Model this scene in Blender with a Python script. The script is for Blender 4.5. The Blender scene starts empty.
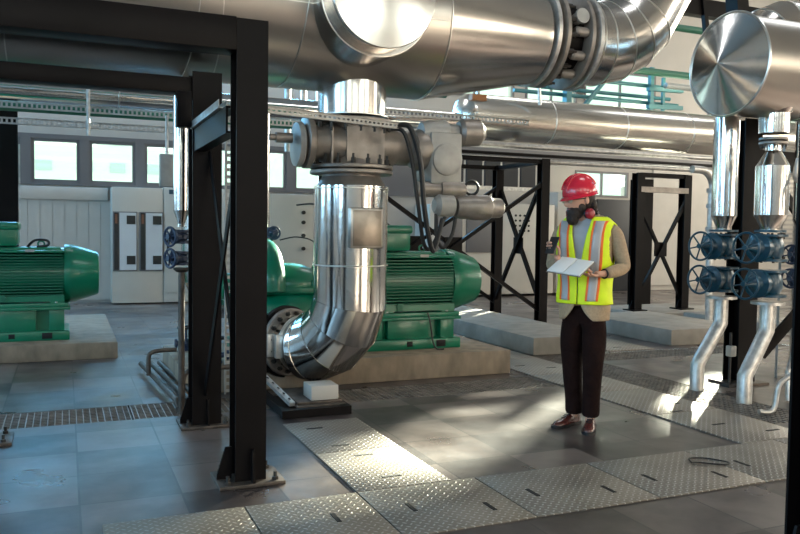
import bpy, bmesh, math, random
from mathutils import Vector, Matrix, Quaternion
random.seed(7)
PI = math.pi
C = bpy.context.scene.collection
R_ = math.radians

# ------------------------------------------------------------------ camera
cam_d = bpy.data.cameras.new('camera'); cam = bpy.data.objects.new('camera', cam_d); C.objects.link(cam)
cam_d.sensor_fit = 'HORIZONTAL'; cam_d.sensor_width = 36.0; cam_d.lens = 783.0/800*36; cam_d.clip_end = 300
cam.matrix_world = Matrix(((0.91943974, 0.00602582, -0.39318477, 0), (-0.39298755, 0.04925522, -0.91822367, 0),
                           (0.01383335, 0.99876805, 0.04765528, 1.41), (0, 0, 0, 1)))
bpy.context.scene.camera = cam
# ------------------------------------------------------------------ world, sun, window daylight, added fill lamps
W = bpy.data.worlds.new('sky'); bpy.context.scene.world = W; W.use_nodes = True
wn = W.node_tree; wn.nodes.clear()
wo = wn.nodes.new('ShaderNodeOutputWorld'); wb = wn.nodes.new('ShaderNodeBackground')
wb.inputs[0].default_value = (0.72, 0.92, 0.90, 1); wb.inputs[1].default_value = 2.9
wn.links.new(wb.outputs[0], wo.inputs[0])
sd = bpy.data.lights.new('sun', 'SUN'); sun = bpy.data.objects.new('sun', sd); C.objects.link(sun)
SUN = Vector((1.25, 1.0, 0.435)).normalized()
sun.rotation_euler = SUN.to_track_quat('Z', 'Y').to_euler(); sd.energy = 72; sd.angle = R_(1.6); sd.color = (1.0, 0.90, 0.74)

def area(name, loc, direction, sx, sy, power, col):
    d = bpy.data.lights.new(name, 'AREA'); d.shape = 'RECTANGLE'; d.size = sx; d.size_y = sy; d.energy = power; d.color = col
    o = bpy.data.objects.new(name, d); C.objects.link(o); o.location = loc
    o.rotation_euler = Vector(direction).to_track_quat('-Z', 'Z').to_euler()
    return o
# daylight through the windows of the three walls the photograph does not show, and added overhead fill
for i, x in enumerate((-4.5, 0.0, 4.5, 9.0)):
    area('front_window_light', (x, -5.9, 4.6), (0, 1, -0.15), 2.6, 2.2, 52, (1.0, 0.84, 0.66))
for i, y in enumerate((-2.5, 2.0, 6.5, 11.0)):
    area('left_window_light', (-7.9, y, 3.4), (1, 0, -0.25), 2.8, 2.6, 190, (0.26, 0.62, 1.0))
for i, y in enumerate((-2.0, 3.0, 8.0, 12.8)):
    area('right_window_light', (18.9, y, 4.6), (-1, 0, -0.2), 3.0, 3.0, 270, (1.0, 0.86, 0.68))
for x, y in ((0.5, 12.0), (8.0, 12.5), (5.0, 3.0), (12.5, 8.0)):  # added area lamps brightening from above; the ceiling itself has no openings
    area('overhead_fill', (x, y, 8.9), (0, 0, -1), 3.0, 1.6, 90, (0.9, 0.93, 0.95))
for x in (-4.1, -0.9, 2.1, 5.1):  # added blue lamps inside the upper back windows, to tint the left floor
    area('upper_blue_fill', (x, 15.25, 4.8), (0.0, -1, -0.55), 2.0, 0.8, 140, (0.16, 0.56, 1.0))
vs = bpy.context.scene.view_settings
vs.view_transform = 'Standard'; vs.look = 'None'; vs.gamma = 1; vs.use_curve_mapping = False; vs.exposure = 0.3

# ------------------------------------------------------------------ materials
def mat(name, col, rough=0.5, metal=0.0, var=0.0, scale=6.0, bump=0.0, bscale=40.0, coat=0.0, rvar=0.0, spec=0.5, stretch=None, dist=0.004):
    m = bpy.data.materials.new(name); m.use_nodes = True; nt = m.node_tree
    b = nt.nodes['Principled BSDF']; c4 = (*col, 1)
    b.inputs['Base Color'].default_value = c4; b.inputs['Roughness'].default_value = rough
    b.inputs['Metallic'].default_value = metal; b.inputs['Coat Weight'].default_value = coat
    b.inputs['Specular IOR Level'].default_value = spec
    tc = nt.nodes.new('ShaderNodeTexCoord'); mp = nt.nodes.new('ShaderNodeMapping')
    nt.links.new(tc.outputs['Object'], mp.inputs[0])
    if stretch: mp.inputs['Scale'].default_value = stretch
    n = nt.nodes.new('ShaderNodeTexNoise'); n.inputs['Scale'].default_value = scale; n.inputs['Detail'].default_value = 5
    nt.links.new(mp.outputs[0], n.inputs['Vector'])
    if var > 0:
        r = nt.nodes.new('ShaderNodeValToRGB')
        r.color_ramp.elements[0].position = 0.32; r.color_ramp.elements[1].position = 0.68
        r.color_ramp.elements[0].color = (*[c*(1-var) for c in col], 1)
        r.color_ramp.elements[1].color = (*[min(1, c*(1+var)) for c in col], 1)
        nt.links.new(n.outputs['Fac'], r.inputs[0]); nt.links.new(r.outputs[0], b.inputs['Base Color'])
    if rvar > 0:
        mr = nt.nodes.new('ShaderNodeMapRange'); mr.inputs[1].default_value = 0.3; mr.inputs[2].default_value = 0.7
        mr.inputs[3].default_value = max(0.02, rough-rvar); mr.inputs[4].default_value = rough+rvar
        nt.links.new(n.outputs['Fac'], mr.inputs[0]); nt.links.new(mr.outputs[0], b.inputs['Roughness'])
    if bump > 0:
        n2 = nt.nodes.new('ShaderNodeTexNoise'); n2.inputs['Scale'].default_value = bscale; n2.inputs['Detail'].default_value = 3
        nt.links.new(mp.outputs[0], n2.inputs['Vector'])
        bp = nt.nodes.new('ShaderNodeBump'); bp.inputs['Strength'].default_value = bump; bp.inputs['Distance'].default_value = dist
        nt.links.new(n2.outputs['Fac'], bp.inputs['Height']); nt.links.new(bp.outputs[0], b.inputs['Normal'])
    return m

M = {}
M['steel'] = mat('charcoal painted steel', (0.0050, 0.0036, 0.0038), 0.45, 0.0, 0.25, 3, 0.08, 60, spec=0.12)
M['plate'] = mat('bare steel base plate', (0.09, 0.072, 0.06), 0.5, 0.5, 0.4, 12)
M['bolt'] = mat('dark bolt', (0.05, 0.045, 0.04), 0.4, 0.6)
M['clad'] = mat('polished aluminium cladding', (0.60, 0.575, 0.54), 0.20, 1.0, 0.04, 3, 0.16, 2.2, dist=0.02)
M['clad_dull'] = mat('satin aluminium cladding', (0.43, 0.405, 0.375), 0.30, 1.0, 0.05, 2, 0.12, 2.2, dist=0.02)
M['clad_bright'] = mat('mirror aluminium cladding', (0.72, 0.70, 0.67), 0.14, 1.0, 0.03, 4, 0.22, 4, dist=0.012)
M['rack_clad'] = mat('bright rack cladding', (0.80, 0.76, 0.69), 0.26, 1.0, 0.04, 2, 0.10, 2, dist=0.02)
M['brown_clad'] = mat('brownish inspection cover', (0.24, 0.21, 0.18), 0.32, 1.0, 0.2, 5, 0.3, 6, dist=0.02)
M['seam'] = mat('rolled cladding seam', (0.72, 0.70, 0.66), 0.3, 1.0)
M['galv'] = mat('galvanised steel', (0.55, 0.54, 0.52), 0.38, 0.75, 0.18, 18)
M['white_pipe'] = mat('grey coated pipe', (0.40, 0.41, 0.40), 0.38, 0.2, 0.12, 9)
M['cast'] = mat('grey cast metal', (0.27, 0.24, 0.215), 0.42, 0.5, 0.2, 8, 0.2, 50)
M['light_cast'] = mat('pale grey enamel', (0.36, 0.35, 0.33), 0.4, 0.1, 0.15, 8)
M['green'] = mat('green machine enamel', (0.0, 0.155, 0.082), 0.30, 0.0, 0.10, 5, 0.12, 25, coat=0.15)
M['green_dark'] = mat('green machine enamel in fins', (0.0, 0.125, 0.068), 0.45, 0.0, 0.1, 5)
M['blue'] = mat('blue valve enamel', (0.003, 0.050, 0.088), 0.33, 0.0, 0.15, 8, coat=0.2)
M['navy'] = mat('dark navy valve enamel', (0.02, 0.035, 0.075), 0.4, 0.0, 0.15, 8)
M['red'] = mat('red pipe paint', (0.38, 0.03, 0.025), 0.45)
M['black'] = mat('black rubber', (0.012, 0.012, 0.013), 0.5)
M['concrete'] = mat('worn concrete plinth', (0.23, 0.18, 0.13), 0.8, 0.0, 0.28, 7, 0.3, 30, stretch=(1, 1, 0.5))
M['concrete_top'] = mat('pale concrete plinth', (0.27, 0.24, 0.205), 0.7, 0.0, 0.16, 5, 0.2, 30)
M['white'] = mat('off white sheet metal', (0.47, 0.44, 0.40), 0.5, 0.0, 0.04, 3)
M['cabinet'] = mat('pale cabinet paint', (0.50, 0.47, 0.42), 0.45, 0.0, 0.03, 3)
M['cabinet_door'] = mat('bluish cabinet door', (0.52, 0.56, 0.60), 0.35, 0.0, 0.03, 3)
M['winframe'] = mat('dark grey window frame', (0.13, 0.125, 0.13), 0.5)
M['darkpanel'] = mat('dark grey door panel', (0.012, 0.014, 0.020), 0.5)
M['tealpipe'] = mat('teal small pipe', (0.05, 0.20, 0.22), 0.4)
M['greenpipe'] = mat('green distant pipe', (0.03, 0.16, 0.10), 0.4)
M['copper'] = mat('orange brown bracket', (0.45, 0.18, 0.06), 0.5)
M['slot'] = mat('dark slot', (0.006, 0.006, 0.006), 0.8)
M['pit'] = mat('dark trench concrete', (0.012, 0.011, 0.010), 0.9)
M['grate'] = mat('rusty grating steel', (0.22, 0.19, 0.165), 0.5, 0.4, 0.3, 10)
M['outside'] = mat('pale facade outside', (0.46, 0.50, 0.42), 0.9)
M['outside_dark'] = mat('facade window outside', (0.30, 0.34, 0.32), 0.5)
M['screen'] = mat('dark meter glass', (0.03, 0.03, 0.03), 0.2)
M['orange'] = mat('orange lamp strip', (0.16, 0.06, 0.03), 0.5)
M['paper'] = mat('white paper', (0.80, 0.79, 0.77), 0.7)
M['skin'] = mat('skin', (0.60, 0.32, 0.22), 0.5, 0.0, 0.06, 20)
M['hair'] = mat('dark brown hair', (0.022, 0.012, 0.008), 0.6, 0.0, 0.3, 60, 0.8, 90, dist=0.01)
M['helmet'] = mat('red helmet shell', (0.62, 0.010, 0.035), 0.25, 0.0, coat=0.6)
M['muff'] = mat('dark red ear muff', (0.30, 0.01, 0.02), 0.35)
M['vest'] = mat('fluorescent yellow vest', (0.78, 0.95, 0.01), 0.6, 0.0, 0.05, 12, 0.4, 14, dist=0.012)
M['orange_trim'] = mat('orange vest trim', (0.95, 0.17, 0.02), 0.6)
M['reflective'] = mat('silver reflective tape', (0.42, 0.40, 0.40), 0.4, 0.15)
M['jacket'] = mat('beige tweed jacket', (0.40, 0.29, 0.185), 0.85, 0.0, 0.12, 60, 0.3, 120)
M['shirt'] = mat('pale grey shirt', (0.42, 0.43, 0.46), 0.7, 0.0, 0.05, 20)
M['trousers'] = mat('dark brown trousers', (0.014, 0.0055, 0.0045), 0.9, 0.0, 0.15, 15, 0.9, 12, dist=0.03, spec=0.15)
M['shoe'] = mat('reddish brown leather', (0.085, 0.022, 0.018), 0.25, 0.0, 0.2, 12, coat=0.4)
M['sole'] = mat('black shoe sole', (0.012, 0.010, 0.010), 0.6)
M['ceiling'] = mat('grey ceiling deck', (0.22, 0.22, 0.22), 0.8)
M['wallgrey'] = mat('light grey wall panel', (0.42, 0.39, 0.355), 0.6, 0.0, 0.05, 1.5)

def N(nt, op, a, b=None, c=None):
    n = nt.nodes.new('ShaderNodeMath'); n.operation = op
    for i, v in enumerate((a, b, c)):
        if v is None: continue
        if isinstance(v, (int, float)): n.inputs[i].default_value = v
        else: nt.links.new(v, n.inputs[i])
    return n.outputs[0]

def floor_mat():
    m = bpy.data.materials.new('blue grey stone tiles'); m.use_nodes = True; nt = m.node_tree; b = nt.nodes['Principled BSDF']
    tc = nt.nodes.new('ShaderNodeTexCoord'); sp = nt.nodes.new('ShaderNodeSeparateXYZ'); nt.links.new(tc.outputs['Object'], sp.inputs[0])
    T = 0.5
    def line(o, off):
        f = N(nt, 'FRACT', N(nt, 'DIVIDE', N(nt, 'ADD', o, off), T))
        d = N(nt, 'MINIMUM', f, N(nt, 'SUBTRACT', 1.0, f))
        return N(nt, 'LESS_THAN', d, 0.011)
    grout = N(nt, 'MAXIMUM', line(sp.outputs[0], 100-0.06), line(sp.outputs[1], 100-0.2))
    fx = N(nt, 'FLOOR', N(nt, 'DIVIDE', N(nt, 'ADD', sp.outputs[0], 100-0.06), T))
    fy = N(nt, 'FLOOR', N(nt, 'DIVIDE', N(nt, 'ADD', sp.outputs[1], 100-0.2), T))
    cv = nt.nodes.new('ShaderNodeCombineXYZ'); nt.links.new(fx, cv.inputs[0]); nt.links.new(fy, cv.inputs[1])
    wn_ = nt.nodes.new('ShaderNodeTexWhiteNoise'); nt.links.new(cv.outputs[0], wn_.inputs['Vector'])
    n1 = nt.nodes.new('ShaderNodeTexNoise'); n1.inputs['Scale'].default_value = 3.2; n1.inputs['Detail'].default_value = 7; n1.inputs['Roughness'].default_value = 0.6
    nt.links.new(tc.outputs['Object'], n1.inputs['Vector'])
    mixf = N(nt, 'ADD', N(nt, 'MULTIPLY', n1.outputs['Fac'], 0.65), N(nt, 'MULTIPLY', wn_.outputs['Value'], 0.35))
    r = nt.nodes.new('ShaderNodeValToRGB'); e = r.color_ramp.elements
    e[0].position = 0.36; e[0].color = (0.032, 0.025, 0.025, 1); e[1].position = 0.66; e[1].color = (0.135, 0.108, 0.098, 1)
    nt.links.new(mixf, r.inputs[0])
    mx = nt.nodes.new('ShaderNodeMix'); mx.data_type = 'RGBA'; nt.links.new(grout, mx.inputs[0]); nt.links.new(r.outputs[0], mx.inputs[6])
    mx.inputs[7].default_value = (0.025, 0.022, 0.022, 1); nt.links.new(mx.outputs[2], b.inputs['Base Color'])
    n2 = nt.nodes.new('ShaderNodeTexNoise'); n2.inputs['Scale'].default_value = 1.8; n2.inputs['Detail'].default_value = 6
    nt.links.new(tc.outputs['Object'], n2.inputs['Vector'])
    mr = nt.nodes.new('ShaderNodeMapRange'); mr.inputs[1].default_value = 0.2; mr.inputs[2].default_value = 0.8; mr.inputs[3].default_value = 0.20; mr.inputs[4].default_value = 0.50
    nt.links.new(n2.outputs['Fac'], mr.inputs[0]); nt.links.new(mr.outputs[0], b.inputs['Roughness'])
    b.inputs['Specular IOR Level'].default_value = 0.75
    n3 = nt.nodes.new('ShaderNodeTexNoise'); n3.inputs['Scale'].default_value = 9; n3.inputs['Detail'].default_value = 4
    nt.links.new(tc.outputs['Object'], n3.inputs['Vector'])
    h = N(nt, 'SUBTRACT', n3.outputs['Fac'], N(nt, 'MULTIPLY', grout, 0.8))
    bp = nt.nodes.new('ShaderNodeBump'); bp.inputs['Strength'].default_value = 0.12; bp.inputs['Distance'].default_value = 0.005
    nt.links.new(h, bp.inputs['Height']); nt.links.new(bp.outputs[0], b.inputs['Normal'])
    return m
M['floor'] = floor_mat()

def diamond_mat():
    m = bpy.data.materials.new('worn tread plate'); m.use_nodes = True; nt = m.node_tree; b = nt.nodes['Principled BSDF']
    tc = nt.nodes.new('ShaderNodeTexCoord'); mp = nt.nodes.new('ShaderNodeMapping'); mp.inputs['Rotation'].default_value = (0, 0, R_(45)); mp.inputs['Scale'].default_value = (29, 29, 29)
    nt.links.new(tc.outputs['Object'], mp.inputs[0]); sp = nt.nodes.new('ShaderNodeSeparateXYZ'); nt.links.new(mp.outputs[0], sp.inputs[0])
    X, Y = N(nt, 'ADD', sp.outputs[0], 1000.0), N(nt, 'ADD', sp.outputs[1], 1000.0)
    px, py = N(nt, 'SUBTRACT', N(nt, 'FRACT', X), 0.5), N(nt, 'SUBTRACT', N(nt, 'FRACT', Y), 0.5)
    par = N(nt, 'MODULO', N(nt, 'ADD', N(nt, 'FLOOR', X), N(nt, 'FLOOR', Y)), 2.0)
    par = N(nt, 'ROUND', par)
    def sel(p, q): return N(nt, 'ADD', N(nt, 'MULTIPLY', p, par), N(nt, 'MULTIPLY', q, N(nt, 'SUBTRACT', 1.0, par)))
    a, bb = sel(px, py), sel(py, px)
    d = N(nt, 'ADD', N(nt, 'POWER', N(nt, 'DIVIDE', N(nt, 'ABSOLUTE', a), 0.44), 2.0), N(nt, 'POWER', N(nt, 'DIVIDE', N(nt, 'ABSOLUTE', bb), 0.16), 2.0))
    h = N(nt, 'MAXIMUM', N(nt, 'SUBTRACT', 1.0, d), 0.0)
    bp = nt.nodes.new('ShaderNodeBump'); bp.inputs['Strength'].default_value = 0.7; bp.inputs['Distance'].default_value = 0.004
    nt.links.new(h, bp.inputs['Height']); nt.links.new(bp.outputs[0], b.inputs['Normal'])
    n = nt.nodes.new('ShaderNodeTexNoise'); n.inputs['Scale'].default_value = 2.5; n.inputs['Detail'].default_value = 7; nt.links.new(tc.outputs['Object'], n.inputs['Vector'])
    r = nt.nodes.new('ShaderNodeValToRGB'); e = r.color_ramp.elements
    e[0].position = 0.3; e[0].color = (0.16, 0.135, 0.11, 1); e[1].position = 0.7; e[1].color = (0.27, 0.24, 0.205, 1)
    nt.links.new(n.outputs['Fac'], r.inputs[0])
    mx = nt.nodes.new('ShaderNodeMix'); mx.data_type = 'RGBA'; nt.links.new(N(nt, 'MINIMUM', N(nt, 'MULTIPLY', h, 1.6), 1.0), mx.inputs[0]); nt.links.new(r.outputs[0], mx.inputs[6])
    mx.inputs[7].default_value = (0.42, 0.40, 0.37, 1); nt.links.new(mx.outputs[2], b.inputs['Base Color'])
    b.inputs['Metallic'].default_value = 0.35; b.inputs['Roughness'].default_value = 0.42
    return m
M['tread'] = diamond_mat()

def glass_mat():
    m = bpy.data.materials.new('window glass'); m.use_nodes = True; nt = m.node_tree; nt.nodes.clear()
    o = nt.nodes.new('ShaderNodeOutputMaterial'); t = nt.nodes.new('ShaderNodeBsdfTransparent'); g = nt.nodes.new('ShaderNodeBsdfGlossy'); x = nt.nodes.new('ShaderNodeMixShader')
    t.inputs[0].default_value = (0.93, 0.98, 0.96, 1); g.inputs['Roughness'].default_value = 0.02; x.inputs[0].default_value = 0.07
    nt.links.new(t.outputs[0], x.inputs[1]); nt.links.new(g.outputs[0], x.inputs[2]); nt.links.new(x.outputs[0], o.inputs[0])
    return m
M['glass'] = glass_mat()

# ------------------------------------------------------------------ mesh helpers (world coordinates)
def B(): return bmesh.new()
def frame_of(d):
    d = Vector(d).normalized(); up = Vector((0, 0, 1)) if abs(d.z) < 0.95 else Vector((1, 0, 0))
    a = up.cross(d).normalized(); b = d.cross(a); return a, b, d
def box(bm, x0, y0, z0, x1, y1, z1, rot=None, bev=0.0):
    vs_ = [bm.verts.new((x, y, z)) for x in (x0, x1) for y in (y0, y1) for z in (z0, z1)]
    fs = [bm.faces.new([vs_[i] for i in q]) for q in ((0,1,3,2),(4,6,7,5),(0,4,5,1),(2,3,7,6),(0,2,6,4),(1,5,7,3))]
    if bev > 0:
        es = list({e for f in fs for e in f.edges})
        r = bmesh.ops.bevel(bm, geom=es, offset=bev, segments=2, affect='EDGES', profile=0.5)
        vs_ = list({v for f in r['faces'] for v in f.verts} | {v for v in vs_ if v.is_valid})
    if rot is not None:
        for v in vs_: v.co = rot @ v.co
    return bm
def obox(bm, p0, p1, w, h, up=(0, 0, 1), bev=0.0):
    """bar of width w (sideways) and height h (along up) from p0 to p1"""
    p0, p1 = Vector(p0), Vector(p1); d = (p1-p0); L = d.length; d.normalize(); up = Vector(up)
    s = d.cross(up)
    if s.length < 1e-4: s = d.cross(Vector((1, 0, 0)))
    s.normalize(); u = s.cross(d)
    mt = Matrix((d, s, u)).transposed().to_4x4(); mt.translation = p0
    return box(bm, 0, -w/2, -h/2, L, w/2, h/2, rot=mt, bev=bev)
def ring(bm, c, a, b, r, n, rb=None):
    rb = rb or r
    return [bm.verts.new(c + a*(r*math.cos(2*PI*i/n)) + b*(rb*math.sin(2*PI*i/n))) for i in range(n)]
def bridge(bm, r0, r1):
    n = len(r0)
    for i in range(n): bm.faces.new((r0[i], r0[(i+1) % n], r1[(i+1) % n], r1[i]))
def rev(bm, p0, d, prof, n=32, cap=(True, True)):
    """profile [(t, r)...] turned about the axis through p0 along d"""
    p0 = Vector(p0); a, b, d = frame_of(d); rs = []
    for t, r in prof: rs.append(ring(bm, p0+d*t, a, b, max(r, 1e-4), n))
    for i in range(len(rs)-1): bridge(bm, rs[i], rs[i+1])
    if cap[0]: bm.faces.new(list(reversed(rs[0])))
    if cap[1]: bm.faces.new(rs[-1])
    return bm
def cyl(bm, p0, p1, r, r2=None, n=24, cap=(True, True)):
    p0, p1 = Vector(p0), Vector(p1)
    return rev(bm, p0, p1-p0, [(0, r), ((p1-p0).length, r if r2 is None else r2)], n, cap)
def path(bm, pts, r, n=16, cap=True):
    pts = [Vector(p) for p in pts]; rs = []; k = len(pts); a0 = None
    rr = r if isinstance(r, (list, tuple)) else [r]*k
    for i, p in enumerate(pts):
        d0 = (pts[i]-pts[i-1]).normalized() if i > 0 else (pts[1]-pts[0]).normalized()
        d1 = (pts[i+1]-pts[i]).normalized() if i < k-1 else d0
        t = (d0+d1).normalized()
        if a0 is None: a, b, _ = frame_of(t)
        else:
            a = (a0 - t*a0.dot(t)).normalized(); b = t.cross(a)
        a0 = a
        c = max(0.5, t.dot(d1)); bend = d1-d0
        rg = []
        for j in range(n):
            v = a*math.cos(2*PI*j/n)+b*math.sin(2*PI*j/n)
            if bend.length > 1e-4:
                bn = bend.normalized(); v = v + bn*(v.dot(bn))*(1/c-1)
            rg.append(bm.verts.new(p+v*rr[i]))
        rs.append(rg)
    for i in range(k-1): bridge(bm, rs[i], rs[i+1])
    if cap: bm.faces.new(list(reversed(rs[0]))); bm.faces.new(rs[-1])
    return bm
def arc(c, r, a0, a1, n, ax=(1, 0, 0), ay=(0, 0, 1)):
    c, ax, ay = Vector(c), Vector(ax), Vector(ay)
    return [c+ax*(r*math.cos(a0+(a1-a0)*i/n))+ay*(r*math.sin(a0+(a1-a0)*i/n)) for i in range(n+1)]
def smooth_path(pts, n=6):
    pts = [Vector(p) for p in pts]; out = []
    for i in range(len(pts)-1):
        p0 = pts[max(i-1, 0)]; p1 = pts[i]; p2 = pts[i+1]; p3 = pts[min(i+2, len(pts)-1)]
        for j in range(n):
            t = j/n
            out.append(0.5*((2*p1)+(p2-p0)*t+(2*p0-5*p1+4*p2-p3)*t*t+(3*p1-p0-3*p2+p3)*t**3))
    out.append(pts[-1]); return out
def torus(bm, c, d, R, r, n=32, m=8):
    c = Vector(c); a, b, d = frame_of(d); rs = []
    for i in range(n):
        o = a*math.cos(2*PI*i/n)+b*math.sin(2*PI*i/n)
        rs.append([bm.verts.new(c+o*(R+r*math.cos(2*PI*j/m))+d*(r*math.sin(2*PI*j/m))) for j in range(m)])
    for i in range(n): bridge(bm, rs[i], rs[(i+1) % n])
    return bm
def ell(bm, c, s, nu=24, nv=14, rot=None, fn=None):
    g = bmesh.ops.create_uvsphere(bm, u_segments=nu, v_segments=nv, radius=1)
    for v in g['verts']:
        p = Vector((v.co.x*s[0], v.co.y*s[1], v.co.z*s[2]))
        if fn: p = fn(p)
        if rot is not None: p = rot @ p
        v.co = p+Vector(c)
    return bm
def prism(bm, pts, d):
    """polygon pts extruded by vector d"""
    d = Vector(d); a = [bm.verts.new(Vector(p)) for p in pts]; b = [bm.verts.new(Vector(p)+d) for p in pts]
    bm.faces.new(list(reversed(a))); bm.faces.new(b); bridge(bm, a, b); return bm
def hexbolt(bm, p, d, r=0.014, h=0.014):
    return rev(bm, p, d, [(0, r), (h, r), (h, r*0.55), (h*1.7, r*0.55)], 6)

# ------------------------------------------------------------------ object helpers
WMX = {}
def thing(name, label, cat, loc=(0, 0, 0), rz=0.0, group=None):
    o = bpy.data.objects.new(name, None); C.objects.link(o); o.empty_display_size = 0.1
    o.location = loc; o.rotation_euler = (0, 0, rz); o['label'] = label; o['category'] = cat
    if group: o['group'] = group
    WMX[o.name] = Matrix.Translation(loc) @ Matrix.Rotation(rz, 4, 'Z')
    return o
def obj(name, bm, m, parent=None, ang=30, label=None):
    bmesh.ops.recalc_face_normals(bm, faces=bm.faces)
    if parent is not None:
        mi = WMX[parent.name]; bmesh.ops.transform(bm, matrix=mi.inverted(), verts=bm.verts)
    else:
        xs = [v.co.x for v in bm.verts]; ys = [v.co.y for v in bm.verts]; zs = [v.co.z for v in bm.verts]
        org = Vector(((min(xs)+max(xs))/2, (min(ys)+max(ys))/2, min(zs)))
        bmesh.ops.translate(bm, vec=-org, verts=bm.verts)
    me = bpy.data.meshes.new(name); bm.to_mesh(me); bm.free()
    me.materials.append(M[m] if isinstance(m, str) else m)
    for p in me.polygons: p.use_smooth = True
    me.set_sharp_from_angle(angle=R_(ang))
    o = bpy.data.objects.new(name, me); C.objects.link(o)
    if parent is not None:
        o.parent = parent; WMX[o.name] = WMX[parent.name]
    else: o.location = org
    if label: o['label'] = label
    return o
def tag(o, label, cat, group=None, kind=None):
    if label: o['label'] = label; o['category'] = cat
    if group: o['group'] = group
    if kind: o['kind'] = kind
    return o
def struct(name, bm, m, ang=30):
    xs = obj(name, bm, m, None, ang); xs['kind'] = 'structure'
    return xs
def copy_tree(o, parent=None, label=None, loc=None, group=None):
    c = o.copy(); C.objects.link(c)
    if parent is not None: c.parent = parent
    for ch in list(o.children): copy_tree(ch, c)
    if label: c['label'] = label
    if loc is not None: c.location = loc
    if group: c['group'] = group
    return c
def part_copy(o, dvec):
    c = o.copy(); C.objects.link(c); c.location = o.location+Vector(dvec); return c
def bolts(parent, p, d, R, n, r=0.014, h=0.014, m='bolt', a0=0.0, only=None):
    """n bolts on a circle of radius R about p, each a part of its own sharing one mesh"""
    a, b, d = frame_of(d); first = None; base = None
    for i in range(n):
        an = a0+2*PI*i/n; q = Vector(p)+a*(R*math.cos(an))+b*(R*math.sin(an))
        if only and not only(q): continue
        if first is None:
            first = obj('bolt', hexbolt(B(), q, d, r, h), m, parent); base = q
        else: part_copy(first, WMX[parent.name].to_3x3().inverted() @ (q-base))
def seam_ring(bm, p, d, r, t=0.006, w=0.010, n=64):
    return rev(bm, Vector(p)-Vector(d).normalized()*w, d, [(0, r-0.004), (w*0.5, r+t), (w*1.5, r+t), (2*w, r-0.004)], n, (False, False))
# ================================================================== THE SETTING
TR = [(-1.6, 4.12, 5.95, 6.45), (4.85, 5.35, 4.2, 9.2), (5.35, 8.5, 6.96, 7.42)]       # trenches under the gratings
def rects(x0, x1, y0, y1, holes):
    xs = sorted({x0, x1} | {v for h in holes for v in h[:2]}); ys = sorted({y0, y1} | {v for h in holes for v in h[2:]})
    for i in range(len(xs)-1):
        for j in range(len(ys)-1):
            cx, cy = (xs[i]+xs[i+1])/2, (ys[j]+ys[j+1])/2
            if not any(h[0] < cx < h[1] and h[2] < cy < h[3] for h in holes): yield xs[i], xs[i+1], ys[j], ys[j+1]
bm = B()
for a, b_, c, d in rects(-8, 19, -6, 15.35, TR):
    v = [bm.verts.new(p) for p in ((a, c, 0), (b_, c, 0), (b_, d, 0), (a, d, 0))]; bm.faces.new(v)
bmesh.ops.remove_doubles(bm, verts=bm.verts, dist=1e-5)
me = bpy.data.meshes.new('floor')
bmesh.ops.recalc_face_normals(bm, faces=bm.faces)
if bm.faces[0].normal.z < 0: bmesh.ops.reverse_faces(bm, faces=bm.faces)
bm.to_mesh(me); bm.free(); me.materials.append(M['floor'])
fo = bpy.data.objects.new('floor', me); C.objects.link(fo); fo['kind'] = 'structure'
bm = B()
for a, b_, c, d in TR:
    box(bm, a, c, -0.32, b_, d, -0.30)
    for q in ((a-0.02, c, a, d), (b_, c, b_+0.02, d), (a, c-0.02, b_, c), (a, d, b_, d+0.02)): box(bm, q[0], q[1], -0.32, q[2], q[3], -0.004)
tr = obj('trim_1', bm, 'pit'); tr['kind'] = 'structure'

# back wall with real openings: low band windows, upper windows and unseen high openings placed to let the sun patches in
BW = 15.35; H_ = 9.0
lowL = [(-0.54+0.954*(k-7), -0.54+0.954*(k-7)+0.79, 2.17, 2.94) for k in range(15)]     # left band: panes 0.70 wide on a 0.95 grid
lowL = [w for w in lowL if w[1] < 6.9]
lowR = [(11.0, 12.55, 2.25, 2.86)]
up = [(7.3, 9.3, 4.35, 5.25), (9.6, 11.0, 4.35, 5.25), (11.2, 13.3, 4.35, 5.25), (1.0, 3.2, 4.35, 5.25), (-2.0, 0.2, 4.35, 5.25), (4.0, 6.2, 4.35, 5.25), (-5.2, -3.0, 4.35, 5.25)]
high = [(15.0, 16.55, 4.2, 6.4), (17.6, 18.2, 4.2, 4.7)]  # hidden openings, placed and sized for where sun patches land on the floor
slit = []
W_ALL = lowL+lowR+up+high+slit
bm = B()
for a, b_, c, d in rects(-8, 19, 0, H_, W_ALL): box(bm, a, BW, c, b_, BW+0.25, d)
bmesh.ops.remove_doubles(bm, verts=bm.verts, dist=1e-4)
struct('wall_back', bm, 'wallgrey')
wi = 1
def window(x0, x1, z0, z1, fr=0.05, mull=0):
    global wi
    w = bpy.data.objects.new('window_%d' % wi, None); C.objects.link(w); w['kind'] = 'structure'; w.location = ((x0+x1)/2, BW, z0); WMX[w.name] = Matrix.Translation(w.location); wi += 1
    bm = B(); f = fr
    box(bm, x0, BW-0.02, z0, x1, BW+0.06, z0+f); box(bm, x0, BW-0.02, z1-f, x1, BW+0.06, z1)
    box(bm, x0, BW-0.02, z0+f, x0+f, BW+0.06, z1-f); box(bm, x1-f, BW-0.02, z0+f, x1, BW+0.06, z1-f)
    for k in range(mull):
        xm = x0+(x1-x0)*(k+1)/(mull+1); box(bm, xm-0.02, BW-0.01, z0+f, xm+0.02, BW+0.05, z1-f)
    obj('window_frame', bm, 'winframe', w)
    obj('pane', box(B(), x0+f, BW+0.015, z0+f, x1-f, BW+0.025, z1-f), 'glass', w)
for w in lowL: window(*w)
for w in lowR+up: window(*w, mull=1)
for w in high: window(*w)
for w in slit: window(*w)
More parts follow.
